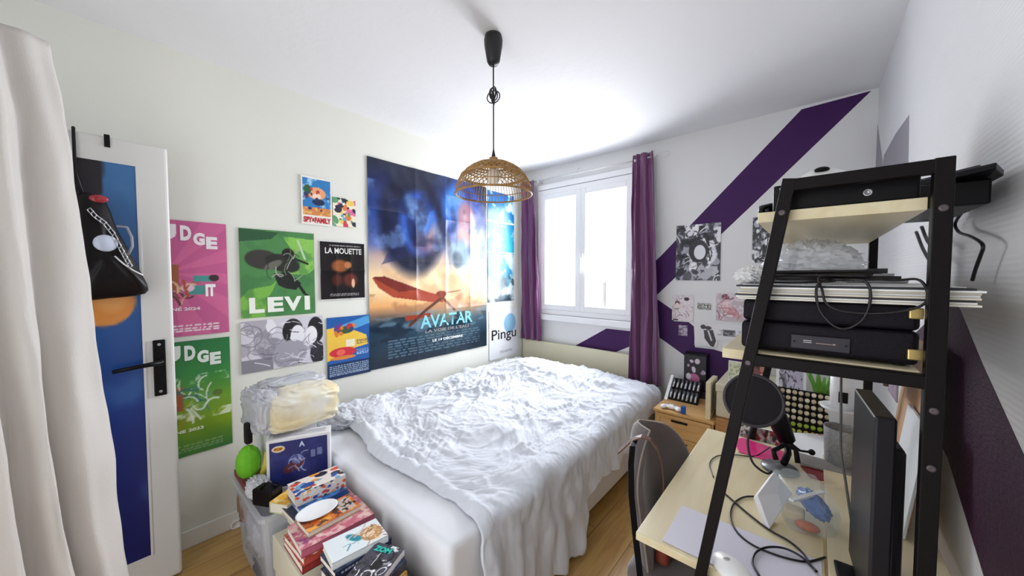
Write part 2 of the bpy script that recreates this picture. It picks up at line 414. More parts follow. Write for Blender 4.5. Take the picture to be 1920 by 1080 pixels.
# back wall with the window hole
WX0, WX1, WZ0, WZ1 = -2.21, -1.15, 0.99, 2.27
mb = MB(); T = .2
mb.box((XL, YB, 0), (WX0, YB + T, ZC)); mb.box((WX1, YB, 0), (XR, YB + T, ZC)); mb.box((WX0, YB, 0), (WX1, YB + T, WZ0)); mb.box((WX0, YB, WZ1), (WX1, YB + T, ZC))
mb.m = 1
def on_back(pts): mb.prism([hy(px, py, YB - .0006) for px, py in pts], (0, .0004, 0))
a = hy(1503, 203, YB); sl = (hy(1636, 170, YB), hy(1238, 547, YB))
on_back([(1503, 205), (1634, 170), (1415, 380), (1238, 547), (1200, 583), (1200, 516), (1238, 481), (1335, 380)])
on_back([(1200, 540), (1238, 565), (1261, 581), (1263, 602), (1291, 604), (1301, 612), (1303, 651), (1338, 655), (1420, 680), (1420, 800), (1300, 800), (1284, 667), (1241, 636), (1200, 612)])
on_back([(1079, 648), (1137, 616), (1200, 623), (1200, 642), (1155, 660)])
struct('wall_back', mb, [m_wall, m_purple], recalc=False)
# baseboards
struct('baseboard_left', MB().box((XL, YF, 0), (XL + .012, YB, .09)), m_trim, bevel=.003)
struct('baseboard_back', MB().box((XL + .012, YB - .012, 0), (XR - .012, YB, .09)), m_trim, bevel=.003)
struct('baseboard_right', MB().box((XR - .012, 0.2, 0), (XR, YB, .09)), m_trim, bevel=.003)
# window: fixed frame, two casements, panes, handle
yw = YB - .02
mb = MB()
for q in (((WX0, WZ0), (WX0 + .045, WZ1)), ((WX1 - .045, WZ0), (WX1, WZ1)), ((WX0 + .045, WZ0), (WX1 - .045, WZ0 + .05)), ((WX0 + .045, WZ1 - .05), (WX1 - .045, WZ1))):
    mb.box((q[0][0], yw, q[0][1]), (q[1][0], YB + .08, q[1][1]))
win = struct('window_1', mb, m_pvc, bevel=.004)
XM = -1.70
for (x0, x1) in ((WX0 + .046, XM), (XM, WX1 - .046)):
    mb = MB(); z0, z1, fw = WZ0 + .051, WZ1 - .051, .055
    mb.box((x0, yw - .012, z0), (x0 + fw, YB + .04, z1)); mb.box((x1 - fw, yw - .012, z0), (x1, YB + .04, z1))
    mb.box((x0 + fw, yw - .012, z0), (x1 - fw, YB + .04, z0 + fw)); mb.box((x0 + fw, yw - .012, z1 - fw), (x1 - fw, YB + .04, z1))
    sash = mb.build('window_sash', m_pvc, win, bevel=.005)
    MB().box((x0 + fw, YB, z0 + fw), (x1 - fw, YB + .006, z1 - fw)).build('window_pane', clear_mat('window_glass', 'eef4ff', .06, .02), sash)
mb = MB(); mb.box((XM + .008, yw - .03, 1.50), (XM + .034, yw - .012, 1.60)); mb.box((XM + .012, yw - .055, 1.53), (XM + .028, yw - .03, 1.55)); mb.box((XM + .010, yw - .06, 1.42), (XM + .030, yw - .046, 1.56))
mb.build('window_handle', m_white, win, bevel=.003)
MB().box((WX0 - .03, YB - .05, WZ0 - .06), (WX1 + .06, YB - .001, WZ0 - .002)).build('window_sill', m_pvc, win, bevel=.006)
MB().box((WX0, YB - .03, WZ1 + .002), (WX1, YB - .001, WZ1 + .055)).build('window_top_casing', m_pvc, win, bevel=.004)
# pale blocks of flats opposite, seen through the glare
m_far = mat('pale_facade', 'f4f2ee', 0.8); m_farw = mat('pale_facade_windows', 'e6eaf0', 0.5)
for k, (x0, x1, y, z1, lab) in enumerate(((-22, -13.5, 26, .7, 'pale block of flats with three window rows, seen through the left casement'), (-13, -6, 27, 1.3, 'pale block of flats with a higher flat roof, seen through the right casement'))):
    b_ = thing('apartment_building', lab, 'building', ((x0 + x1) / 2, y, -8))
    MB().box((x0, y, -8), (x1, y + 6, z1)).build('facade', m_far, b_); MB().box((x0 - .2, y - .2, z1), (x1 + .2, y + 6.2, z1 + .3)).build('roof', m_farw, b_)
    for j in range(3):
        for i in range(int((x1 - x0) / 2)):
            MB().box((x0 + .6 + i * 2, y - .05, z1 - 2.2 - j * 2.6), (x0 + 1.6 + i * 2, y + .02, z1 - .7 - j * 2.6)).build('facade_window', m_farw, b_)

# ------------------------------------------------------------------ curtain rod and curtains
m_rod = mat('white_rod_metal', 'd8d8d6', 0.35, 0.3)
rod = thing('curtain_rod', 'thin white curtain rod with leaf shaped finials above the window', 'curtain rod', (-1.6, YB - .07, 2.36))
MB().tube([(-2.33, YB - .07, 2.36), (-1.0, YB - .07, 2.36)], .007, 10).build('rod_tube', m_rod, rod, smooth=True)
for sx, x in ((-1, -2.33), (1, -1.0)):
    if sx > 0:
        pts = [(x + .12 * (1 - math.cos(t)) * .5 * 1.0, YB - .07 , 2.36 + .022 * math.sin(t)) for t in np.linspace(0, 2 * math.pi, 20, endpoint=False)]
        MB().tube(pts, .003, 6, closed=True).build('finial', m_rod, rod, smooth=True)
    MB().box((x - sx * .16 - .006, YB - .08, 2.345), (x - sx * .16 + .006, YB - .001, 2.365)).build('bracket', m_rod, rod, bevel=.002)
MB().tube([(-1.72, YB - .07, 2.37), (-1.715, YB - .06, 2.40), (-1.705, YB - .04, 2.41)], .003, 6).build('hook', m_rod, rod, smooth=True)

def curtain(name, label, p0, p1, z0, z1, nf, amp, m, seed, wtop=1.0, wbot=1.0, cat='curtain', shift=(0, 0), nz=60, header=True, droop=0.0, group=None):
    p0, p1 = Vector(p0), Vector(p1); d = p1 - p0; n = Vector((-d.y, d.x)).normalized(); nx = nf * 16
    t, s = np.mgrid[0:nz, 0:nx]; t = t / (nz - 1); s = s / (nx - 1)
    ph = s * nf * 2 * np.pi + 0.9 * pnoise(s * 4, t * 1.3, seed) * 3
    a = amp * (0.55 + 0.6 * t) * (1 + .5 * pnoise(s * 3, t * 2, seed + 3))
    off = a * (np.sin(ph) + .3 * np.sin(2.3 * ph + 1)) + .012 * fbm(s * 3, t * 5, seed + 5, 3)
    wf = wtop + (wbot - wtop) * t ** 0.8
    u = .5 + (s - .5) * wf
    z = z1 + (z0 - z1) * t - droop * t * s
    X = p0.x + d.x * u + n.x * off + shift[0] * t; Y = p0.y + d.y * u + n.y * off + shift[1] * t
    P = np.stack([X, Y, z], -1)
    mb = MB(); mb.grid(P)
    o = mb.build(name, m, smooth=True, solid=.003); tag(o, label, cat, group); return o
m_curt = mat('purple_curtain_satin', '66305f', 0.42, sheen=.4, bump=(300, .05))
cl_ = curtain('purple_curtain', 'narrow plum curtain gathered at the left window edge, beside the wall posters', (-2.375, YB - .10), (-2.215, YB - .09), .715, 2.375, 3, .022, m_curt, 3, 1.0, 1.55, shift=(.055, -.0))
cr_ = curtain('purple_curtain', 'wider purple curtain bunched on the right of the window, falling behind the bed corner', (-1.18, YB - .085), (-1.005, YB - .085), 0.50, 2.40, 3, .028, m_curt, 9, .95, 1.45, shift=(.055, -.035))
m_curt2 = mat('beige_linen_curtain', 'd2cdc8', 0.75, bump=(240, .15, (1, 1, .3)))

# ------------------------------------------------------------------ left foreground curtain
lc = curtain('linen_curtain', 'long off white linen curtain hanging in the left foreground', (-1.955, -.105), (-1.52, -.60), .02, 2.17, 5, .030, m_curt2, 21, 1.0, 1.0, nz=90, shift=(.215, .14))

# ------------------------------------------------------------------ open door with its film, handle and hook
DX = -2.20
d0, d1, dz = -.54, .192, 1.965
door = struct('door_1', MB().box((DX - .04, d0, .008), (DX, d1, dz)), mat('white_door_paint', 'deddda', .4), bevel=.012, seg=3)
art = Art(60, 150, '2a5c96', asp=.34).grad([(0, '06145e'), (.35, '0a2c7a'), (.7, '265c98'), (1, '3a6ea4')])
art.noise('5c8cc0', 5, .2, .8, .35, seed=4)
art.ell(.80, .665, .17, .060, 'd98a3c', .08); art.ell(.84, .675, .09, .035, 'eba862', .5, al=.7)
art.ell(.70, .985, .13, .13, '140c14', .05)
y0, y1 = d0 + .11, .092; z0, z1 = .155, 1.86
U = Vector((0, y1 - y0, 0)); V = Vector((0, 0, z1 - z0))
sheet('door_film', None, None, (DX, y0, z0), U, V, art, amp=.0003, material=m_gloss, parent=door, off=.0008)
mb = MB()
for q in (((y0 - .008, z0 - .008), (y0, z1 + .008)), ((y1, z0 - .008), (y1 + .008, z1 + .008)), ((y0, z0 - .008), (y1, z0)), ((y0, z1), (y1, z1 + .008))):
    mb.box((DX - .001, q[0][0], q[0][1]), (DX + .003, q[1][0], q[1][1]))
mb.build('panel_molding', mat('white_door_paint'), door)
yh = .142
pl = MB().box((DX, yh - .02, .86), (DX + .008, yh + .02, 1.11)).build('handle_plate', m_blackp, door, bevel=.012, seg=4)
mb = MB(); mb.tube([(DX + .004, yh, 1.015), (DX + .05, yh, 1.015)], .011, 14); mb.tube([(DX + .05, yh + .005, 1.015), (DX + .055, yh - .06, 1.012), (DX + .055, yh - .14, 1.004)], [.011, .009, .008], 10)
mb.build('lever', m_blackp, door, smooth=True)
mb = MB(); mb.lathe([(.007, 0), (.007, .002)], (0, 0, 0), 12)
for z in (.88, 1.09): MB().tube([(DX + .008, yh, z), (DX + .0095, yh, z)], .006, 12).build('screw', m_metal, door)
# hook over the door and the hanging cap and bag
hk = thing('over_door_hook', 'small black metal hook clipped over the top of the open door', 'hook', (DX, -.03, dz))
p = hx(201, 275, DX); MB().box((DX + .001, p.y - .008, dz - .045), (DX + .004, p.y + .008, dz + .003)).box((DX - .044, p.y - .008, dz + .003), (DX + .004, p.y + .008, dz + .006)).box((DX - .044, p.y - .008, dz - .05), (DX - .041, p.y + .008, dz + .006)).build('hook_strap', m_blackp, hk)
m_bag = mat('black_bag_cloth', '0c0508', .42, bump=(18, .25), spec=.3)
DXb = DX + .006
bag = thing('hanging_shoulder_bag', 'black slouchy bag with chain, white badge and red pin hanging on the door', 'bag', tuple(hx(200, 550, DX + .05)))
outl = [(150, 355), (172, 362), (203, 372), (213, 420), (232, 450), (262, 505), (270, 520), (286, 548), (262, 556), (200, 560), (158, 566), (130, 570), (110, 480), (120, 380)]
P2 = [hx(px, py, DX + .05) for px, py in outl]; ctr = sum(P2, Vector()) / len(P2)
mb = MB(); K = 6; rings = []
for k in range(K + 1):
    a_ = k / K * math.pi / 2; f = .25 + .75 * math.cos(a_) if k < K else .18; xo = .045 * math.sin(a_)
    rings.append([mb.V((DX + .01 + .028 + xo * (1 + .3 * math.sin(i * 2.1)), ctr.y + (q.y - ctr.y) * f, ctr.z + (q.z - ctr.z) * f)) for i, q in enumerate(P2)])
base = [mb.V((DXb, q.y, q.z)) for q in P2]; rings.insert(0, base); n = len(P2)
for A, B in zip(rings[:-1], rings[1:]):
    for j in range(n): mb.F((A[j], A[(j + 1) % n], B[(j + 1) % n], B[j]))
mb.F(rings[-1]); mb.F(base[::-1])
mb.build('bag_body', m_bag, bag, smooth=True, sub=1)
def at_door(px, py, x=.09): return hx(px, py, DX + x)
b0 = at_door(198, 456); M = Matrix.Rotation(math.radians(90), 3, 'Y')
MB().lathe([(.0, .0), (.030, 0), (.033, .004), (.030, .009), (0, .011)], b0, 28, M=M).build('round_badge', mat('pale_badge_enamel', 'd8e0f4', .2), bag, smooth=True)
b1 = at_door(185, 373, .06); MB().lathe([(0, 0), (.024, 0), (.026, .003), (.024, .008), (0, .009)], b1, 24, sx=.6, M=M).build('red_pin', mat('red_badge_enamel', 'a8343c', .25), bag, smooth=True)
mb = MB(); cp = [(165, 390), (178, 405), (196, 418), (212, 438), (224, 462), (236, 484), (245, 500)]
Q = [at_door(*c, .098) for c in cp]
for a_, b_ in zip(Q[:-1], Q[1:]):
    for t in (0, .5):
        c = a_.lerp(b_, t + .1); e = a_.lerp(b_, t + .55); w_ = Vector((0, .004, .004)) * (1 if t else -1)
        mb.tube([c + w_, e + w_, e - w_, c - w_], .0022, 6, closed=True)
mb.build('chain', mat('silver_chain', 'd0d0d4', .25, .9), bag, smooth=True)
mb = MB(); mb.tube([at_door(px, py, .085) for px, py in ((218, 424), (238, 426), (247, 445), (248, 462), (240, 478))], .0045, 8); mb.build('curved_piping', mat('grey_piping', '98949c', .4), bag, smooth=True)
mb = MB(); mb.tube([at_door(px, py, .088) for px, py in ((215, 480), (232, 495), (250, 507), (268, 516))], .003, 6); mb.build('white_trim', m_white, bag, smooth=True)
mb = MB(); s0 = hx(201, 272, DX + .004)
_q = at_door(140, 300, .01).y; mb.tube([at_door(158, 372, .03), (DX + .01, _q, 1.80), (DX + .007, _q, dz - .02), (DX + .004, _q, dz + .008), (DX - .02, _q, dz + .010)], .005, 8); mb.build('strap', m_bag, bag, smooth=True)

# ------------------------------------------------------------------ posters on the left wall
def fudge(art, base, dark, light, seed):
    art.mix(np.ones(art.u.shape), base)
    ang = np.arctan2(art.v - .55, (art.u - .45) * art.asp); art.mix((np.sin(ang * 11) > 0).astype(float), dark, .35)
    art.mix(np.clip(art.v - .6, 0, 1), dark, .5)
    art.rect(.18, .40, .56, .62, 'a8613c'); art.rect(.18, .40, .22, .62, '7c4228'); art.ell(.42, .48, .075, .05, 'f0e8dc'); art.ell(.43, .48, .045, .032, '2a1414')
    art.rect(.68, .47, .86, .53, '4c9a94').rect(.62, .36, .78, .44, '4c9a94').ell(.87, .505, .05, .03, '3a2a30').ell(.63, .42, .06, .035, light, .2)
    art.strokes(16, ['b85840', 'e8c8a0', '5c3a38'], .14, .006, (.35, .30, .7, .42), seed)
    art.textlines(.3, .9, .03, .10, 3, 'ffffff', seed, .8); return art
O, U, V = quad_on_left((300, 408), (425, 423), (425, 622), (330, 630))
z0f, z1f = hx(377, 627, XL).z, hx(377, 417, XL).z; y1f = hx(426, 520, XL).y; y0f = y1f - .43
def uy(px, Z=.5): return (hx(px, 520, XL).y - y0f) / .43
def word_fudge(c):
    e = hexc(c); out = []
    cuts = [(250, 285), (290, 328), (327, 352), (353, 372), (374, 394), (393, 411)]
    for ch, px0, px1, yy in (('F', 262, 290, .83), ('U', 293, 333, .835), ('D', 340, 361, .83), ('G', 364, 386, .795), ('E', 388, 409, .765)):
        out.append((ch, uy(px0), yy, uy(px1), yy + .13 - .02 * (ch in 'GE'), e, {'off': .06}))
    return out
y24 = lambda s: [(s, uy(352) - .25, .24, uy(372), .275, 'ffffff', {'off': .04})]
a1 = fudge(Art(90, 150, asp=.65), 'd86c9c', 'b44c86', 'f4d0e0', 5)
sheet('pink_poster', 'pink sunburst poster with white FUDGE lettering, behind the door edge', 'poster', (XL, y0f, z0f), (0, .43, 0), (0, 0, z1f - z0f), a1,
      word_fudge('f6eef2') + [('JUNE 2024', uy(300), .215, uy(373), .25, 'f6e6ee', {'off': .04}), ('+3', uy(385), .075, uy(394), .1, 'ffffff'), ('IT', uy(384), .34, uy(403), .45, 'ffffff', {'off': .06})], group='portrait posters beside the door')
z1g = hx(380, 636, XL).z; z0g = hx(380, 846, XL).z; z1g = min(z1g, z0f - .012)
a2 = Art(90, 150, asp=.65); fudge(a2, '5a9a30', '3a7a40', 'd4e8a0', 8)
g = Art(90, 150, asp=.65).grad([(0, '2c6a3c'), (.25, '94a818'), (.45, '8cb030'), (.7, '2c8a50'), (1, '106a48')]).a; a2.a = a2.a * .35 + g * .65
a2.rect(.18, .40, .56, .60, 'a8613c'); a2.ell(.42, .46, .075, .05, 'f0e8dc'); a2.ell(.43, .46, .045, .032, '2a1414'); a2.strokes(20, ['3c7a70', 'd8ecd0'], .14, .006, (.55, .40, .78, .58), 3)
a2.noise('f4fae8', 9, .0, .4, .8, seed=3, region=(.30, .37)); a2.noise('e8f4d8', 12, .1, .4, .7, seed=5, region=(.62, .7))
sheet('green_poster', 'green swirling poster with white FUDGE lettering, behind the door handle', 'poster', (XL, y0f, z0g), (0, .43, 0), (0, 0, z1g - z0g), a2,
      word_fudge('eef8f0') + [('JUNE 2023', uy(300), .2, uy(372), .235, 'f0f8e0', {'off': .04})], group='portrait posters beside the door')

# green hunter poster (LEVI)
O, U, V = quad_on_left((448, 428), (589, 438), (589, 590), (450, 594))
art = Art(150, 150, '4e8a4e', asp=U[1] / V[2])
art.poly([(0, 0), (0, .22), (.1, .32), (.38, .36), (.46, .42), (.4, .3), (.34, .22), (.3, 0)], '7cba4e').poly([(.55, .94), (1, .92), (1, .56), (.88, .48), (.62, .5), (.8, .62), (.62, .85)], '8cc85a').poly([(0, 1), (.5, .98), (.4, .9), (0, .85)], '2c5838')
art.noise('3c7444', 4, .1, .5, .5, seed=11)
art.ell(.28, .66, .22, .11, '3a3834', .15, -.1).ell(.55, .62, .24, .10, '2a2a28', .15, -.3).ell(.42, .60, .13, .04, '6c6c62', .3, .5)
art.ell(.62, .74, .085, .06, '201c1a', .15).poly([(.42, .5), (.62, .52), (.8, .38), (.72, .30), (.58, .32), (.48, .36)], '1c201e').line([(.75, .38), (.84, .26)], .016, '161816').line([(.86, .24), (.9, .22)], .014, '161816')
art.line([(.58, .72), (.9, .62)], .012, '141816').line([(.76, .9), (.86, .68)], .012, 'b8d8b0').strokes(14, ['6c8c5c', '1a201c', 'a4a89c'], .16, .005, (.25, .4, .8, .75), 4)
sheet('green_action_poster', 'green poster of a dark cloaked shape above large white LEVI letters', 'poster', O, U, V, art, [(c_, a_, .05, b_, .225, 'f4f6ee', {'off': .05}) for c_, a_, b_ in (('L', .10, .29), ('E', .33, .54), ('V', .55, .80), ('I', .84, .92))], seed=3)
# black and white strip poster under it
O, U, V = quad_on_left((450, 600), (604, 594), (606, 682), (453, 694))
art = Art(170, 100, 'd8d4de', asp=U[1] / V[2]).blobs(14, ['b4b0ba', 'eceaf0', '9c98a4'], (.08, .2), (0, .3, .5, 1), 3).rect(0, 0, .35, .25, '6c6a74', .7).blobs(12, ['8c8894'], (.1, .2), (0, .3, .5, 1), 6, ring=.1, soft=.05)
art.ell(.60, .72, .13, .26, '1c1a20', .08).ell(.66, .64, .09, .2, 'f0eef4', .08).ell(.90, .70, .11, .28, '1c1a20', .08).ell(.84, .60, .08, .19, 'f2f0f4', .08).ell(.56, .26, .22, .28, 'a8a4b0', .1, .3).ell(.92, .2, .1, .25, '2c2a34', .1)
art.strokes(34, ['7c7a86', 'a4a2ac', 'f0f0f4', '4a4854'], .2, .006, (.3, 0, 1, .5), 8).strokes(12, ['f0f0f4', '2a2830'], .12, .007, (.5, .5, 1, .95), 9)
sheet('monochrome_poster', 'wide black and white drawing pinned below the LEVI poster', 'poster', O, U, V, art, seed=5)
# small spy poster + sticker sheet
O, U, V = quad_on_left((565, 328), (621, 338), (622, 424), (563, 420))
art = Art(80, 110, '2f7ec0', asp=U[1] / V[2]).noise('bfe0f4', 4, .1, .4, .8, seed=2).rect(0, .2, 1, .36, 'd88a4c').noise('f0c070', 9, .0, .4, .9, seed=4, region=(.2, .36))
art.ell(.5, .66, .3, .13, 'f0a878', .1).ell(.5, .60, .14, .06, 'f8dcc4', .1).ell(.55, .48, .2, .07, '1c2c50', .15).ell(.2, .72, .12, .1, '2c5c3c', .15).blobs(14, ['5c2c40', 'f4dcc0', 'c0483c', '2c3c70'], (.02, .05), (.1, .3, .9, .75), 7)
art.rect(0, 0, 1, .2, 'f4efe6').rect(0, 0, .05, 1, 'f4efe6').rect(.95, 0, 1, 1, 'f4efe6').rect(0, .96, 1, 1, 'f4efe6')
sheet('small_colour_poster', 'small blue and orange poster with red SPY FAMILY lettering, highest on the wall', 'poster', O, U, V, art, [('SPY×FAMILY', .06, .04, .95, .16, 'c02430', {'off': .05})], seed=8)
O, U, V = quad_on_left((623, 370), (666, 375), (666, 427), (624, 424))
art = Art(60, 70, 'f4ead0', asp=U[1] / V[2]).blobs(40, ['f0d060', 'e86ca0', '68b0c8', '58a068', 'e87c40', '2c3040', 'fbeee0', 'd84060'], (.05, .14), (0, 0, 1, 1), 12)
sheet('sticker_sheet', 'tiny multicoloured picture taped right of the small SPY FAMILY poster', 'picture', O, U, V, art, seed=9)
# black film poster
O, U, V = quad_on_left((599, 449), (682, 458), (683, 562), (601, 560))
art = Art(100, 120, '141013', asp=U[1] / V[2]).ell(.42, .58, .18, .11, '9c5a30', .5).ell(.60, .60, .08, .06, 'c88050', .5).ell(.66, .34, .16, .12, '6a3024', .6).ell(.36, .34, .12, .1, '54241c', .6).ell(.72, .28, .04, .08, 'e0b090', .4).textlines(.2, .85, .06, .11, 2, 'b8b4b0', 3)
art.textlines(.2, .9, .91, .95, 1, 'd0ccc8', 3).rect(0, 0, 1, .015, 'e8e8e8').rect(0, .985, 1, 1, 'e8e8e8')
sheet('film_poster', 'black glossy creased poster titled La Mouette with dim brown shapes', 'poster', O, U, V, art, [('LA MOUETTE', .10, .79, .93, .89, 'f0eeea', {'off': .02})], seed=10, material=m_gloss, folds=((.33, .66), (.5,)), amp=.003)
# festival poster
O, U, V = quad_on_left((611, 597), (692, 589), (695, 700), (614, 710))
art = Art(100, 130, '1c5ca8', asp=U[1] / V[2]).rect(0, 0, 1, .25, '123060').poly([(0, .8), (1, 1), (1, .86), (.3, .72)], '50a0d8').poly([(0, .3), (0, .82), (.35, .85), (.9, .66), (.95, .5), (.5, .45), (.3, .35)], 'f4c848').ell(.35, .42, .3, .08, 'd82c3c', .1).ell(.3, .42, .1, .05, 'f06a58', .1).ell(.35, .33, .3, .03, 'e08a3c', .1).ell(.4, .78, .2, .06, '3c5a40', .1)
art.blobs(12, ['c03040', 'e08030', '2c4870', '6a3c90'], (.03, .06), (.2, .72, .62, .86), 5).rect(.42, .5, .62, .62, 'f4ead0').textlines(.66, .96, .52, .6, 3, '1c2c50', 2).textlines(.66, .95, .34, .44, 4, 'cfe4f4', 6).textlines(.05, .95, .04, .22, 6, 'c8dcec', 9)
sheet('festival_poster', 'blue and yellow event poster crowded with tiny text, left of the tall film poster', 'poster', O, U, V, art, (), seed=12)
# large film poster
O, U, V = quad_on_left((683, 291), (910, 352), (912, 648), (697, 693))
art = Art(190, 280, asp=U[1] / V[2]).grad([(0, '0e2434'), (.10, '123248'), (.2, '1c3c54'), (.25, '7a6454'), (.30, 'f0b070'), (.38, 'fbe0b0'), (.46, 'f6d6a8'), (.54, 'c0a8a8'), (.6, '5c6ca8'), (.75, '24408c'), (.9, '142458'), (1, '0a1430')])
art.mix(np.clip((.5 - np.hypot((art.u - .62), (art.v - .38) * 1.3)) * 2, 0, 1), 'f8e0b0', .55)
art.noise('3c5aa0', 3, .05, .6, .5, seed=14, region=(.5, 1)).noise('c8946c', 4, .2, .6, .45, seed=20, region=(.3, .56)).noise('a06848', 6, .2, .5, .5, seed=23, region=(.26, .36)).noise('0a2034', 14, .0, .4, .8, seed=16, sx=.35, region=(.0, .24)).noise('7c94a8', 18, .15, .5, .6, seed=18, sx=.3, region=(.13, .26))
art.ell(.32, .72, .25, .27, '0c1230', .25, al=.95).poly([(.1, .95), (.16, .6), (.08, .5), (.3, .55), (.2, .8)], '142050', .5).ell(.36, .72, .15, .165, '2a56b0', .3).ell(.42, .70, .08, .11, '4c80d0', .6, al=.7).ell(.40, .62, .10, .06, '6a5070', .7, al=.8).ell(.3, .80, .10, .05, '16285c', .5)
art.ell(.62, .76, .045, .25, '0e1634', .4, al=.8).ell(.76, .80, .19, .21, '1c3c90', .3).ell(.68, .84, .12, .12, '3c84d8', .5, al=.8).ell(.78, .76, .09, .13, 'c07c7c', .5, al=.8).ell(.76, .66, .08, .06, 'd89a80', .6, al=.7)
art.ell(.72, .57, .09, .085, '7c9cac', .4, al=.9).ell(.69, .54, .05, .05, '2c3c50', .5, al=.6).ell(.93, .60, .1, .14, '8c94b4', .6, al=.8)
art.ell(.34, .76, .05, .10, '86b0e8', .9, .5, al=.55).ell(.46, .66, .03, .07, 'c89888', .9, -.3, al=.6).ell(.30, .68, .03, .08, '0e1a44', .8, .2, al=.7).ell(.66, .74, .025, .12, '16306c', .8, .1, al=.7).ell(.86, .70, .03, .10, 'f0c8b0', .9, .2, al=.5).noise('8ab0e8', 7, .15, .6, .45, seed=31, region=(.58, .9)).noise('0a1238', 5, .2, .6, .6, seed=35, region=(.6, 1))
art.poly([(.02, .44), (.10, .445), (.38, .37), (.54, .335), (.56, .30), (.44, .305), (.16, .34), (.06, .39)], 'a8452c').poly([(.02, .44), (.10, .445), (.36, .375), (.2, .365)], '7c2c24').poly([(.24, .24), (.44, .245), (.47, .225), (.25, .215)], '9c3c28').line([(.56, .33), (.40, .26), (.28, .19)], .008, '5c3020').line([(.54, .33), (.66, .25)], .007, '7c4430').line([(.58, .35), (.72, .36)], .004, 'a07050').ell(.54, .345, .045, .018, '8c3c2c', .2)
art.textlines(.12, .92, .035, .13, 7, '6c8494', 4, .7)
T = [('AVATAR', .36, .165, .84, .235, '86d4e4', {'off': .02}), ("LA VOIE DE L'EAU", .40, .138, .80, .155, 'a8a4a0'), ('LE 14 DÉCEMBRE', .46, .085, .74, .102, 'f4f4f4', {'off': .03})]
sheet('film_poster', 'very large blue and gold AVATAR film poster, tallest on the wall', 'poster', O, U, V, art, T, seed=14, material=m_gloss, folds=((.33, .58, .82), (.26, .52, .76)), amp=.004)
# turquoise strip and penguin poster
O, U, V = quad_on_left((913, 356), (962, 368), (964, 566), (915, 564))
art = Art(60, 170, '38a0c8', asp=U[1] / V[2]).grad([(0, '1c3444'), (.1, '7c949c'), (.25, '1c7ca4'), (.5, '38b0d0'), (.7, '0c80b8'), (1, '0858a0')]).noise('e4eef0', 4, .15, .4, .8, seed=9).noise('d4eaf0', 9, .25, .45, .7, seed=12).noise('203840', 8, .1, .4, .7, seed=13, region=(0, .25)).rect(0, .725, 1, .735, 'f4f8f8').rect(0, .455, 1, .46, 'd8ecf0')
sheet('turquoise_poster', 'tall turquoise and white sky and surf poster, near the window corner', 'poster', O, U, V, art, seed=15, material=m_gloss)
O, U, V = quad_on_left((916, 584), (968, 576), (970, 664), (917, 676))
art = Art(70, 110, 'e8eaec', asp=U[1] / V[2]).ell(.72, .70, .22, .2, '8cbcd8', .06).textlines(.35, .8, .1, .16, 2, '8c8c90', 3)
sheet('pale_blue_poster', 'pale poster with a blue disc and handwritten Pingu, above the headboard corner', 'poster', O, U, V, art, [('Pingu', .08, .33, .95, .60, '1c1c22', {'off': .01})], seed=16)

# ------------------------------------------------------------------ prints on the back wall
def pic(p0, p2, art, label, name='wall_print', cat='picture', seed=0, m=None, texts=()):
    O, U, V = quad_on_back(p0, p2); return sheet(name, label, cat, O, U, V, art, texts, seed=seed, material=m, group='prints on the back wall', amp=.001)
pic((1269, 424), (1350, 526), Art(110, 130, 'a8a8b4').ink(2, 1.3).noise('1c1c28', 5, .1, .3, .8, seed=6).ell(.52, .52, .22, .2, '2a2a34', .1).ell(.55, .5, .13, .13, 'e8e8f0', .08), 'large dense black and white ink drawing across the purple stripe', 'ink_drawing', seed=2)
pic((1412, 408), (1452, 492), Art(50, 110, '84888c').ink(21, 1.2).noise('20242a', 5, 0, .3, .8, seed=9), 'dark grey ink drawing partly behind the black shelf upright', 'ink_drawing', seed=3)
pic((1261, 553), (1300, 603), Art(50, 60, 'e6dce0').noise('c8a8b0', 6, .1, .5, .5, seed=3).ell(.25, .68, .12, .1, '5c3a40', .1).ell(.68, .86, .12, .07, '2c2428', .1).ell(.25, .6, .1, .1, 'f0dcd8', .1).strokes(10, ['a89ca0', '7c6c74'], .25, .012, seed=4).rect(.06, 0, .3, .06, '3a3238'), 'pale pinkish line drawing left of the small landscape card')
pic((1308, 568), (1333, 581), Art(40, 24, '8c8c88').noise('2c3030', 4, 0, .3, .9, seed=3).noise('e4e4e0', 5, .1, .3, .9, seed=5), 'tiny grey landscape card in the middle of the white patch')
pic((1344, 550), (1398, 604), Art(60, 60, 'c4b4bc').ell(.3, .88, .15, .1, '6c2c3c', .1).ell(.32, .55, .22, .22, 'dcb8bc', .15).ell(.6, .3, .3, .14, 'cc9098', .15, -.5).noise('f0e4e8', 7, .1, .4, .7, seed=8).strokes(12, ['8c4c58', 'b07880'], .4, .015, seed=4), 'pink toned drawing beside the white shelf items')
pic((1303, 605), (1345, 652), Art(50, 60, 'e4e2e4').ell(.38, .85, .12, .1, '3a3036', .1).ell(.6, .82, .14, .08, '3c3438', .1).poly([(.4, .72), (.8, .75), (.95, .3), (.85, 0), (.7, .05), (.45, .35)], '3a343a').line([(.6, .7), (.75, .3)], .03, 'd8d4d8'), 'white drawing of a person in a dark suit')
pic((1273, 609), (1289, 630), Art(20, 26, 'b8acc0').noise('5c5064', 4, 0, .3, .9, seed=3), 'small lilac stamp sized picture on the purple paint')
pic((1346, 606), (1400, 642), Art(60, 50, 'e2e2e6').rect(.2, .25, .62, .65, '4c4c50').noise('a8a8ac', 8, 0, .3, .8, seed=3, region=(.25, .65)), 'white card with a dark grey photo, under the pink drawing')

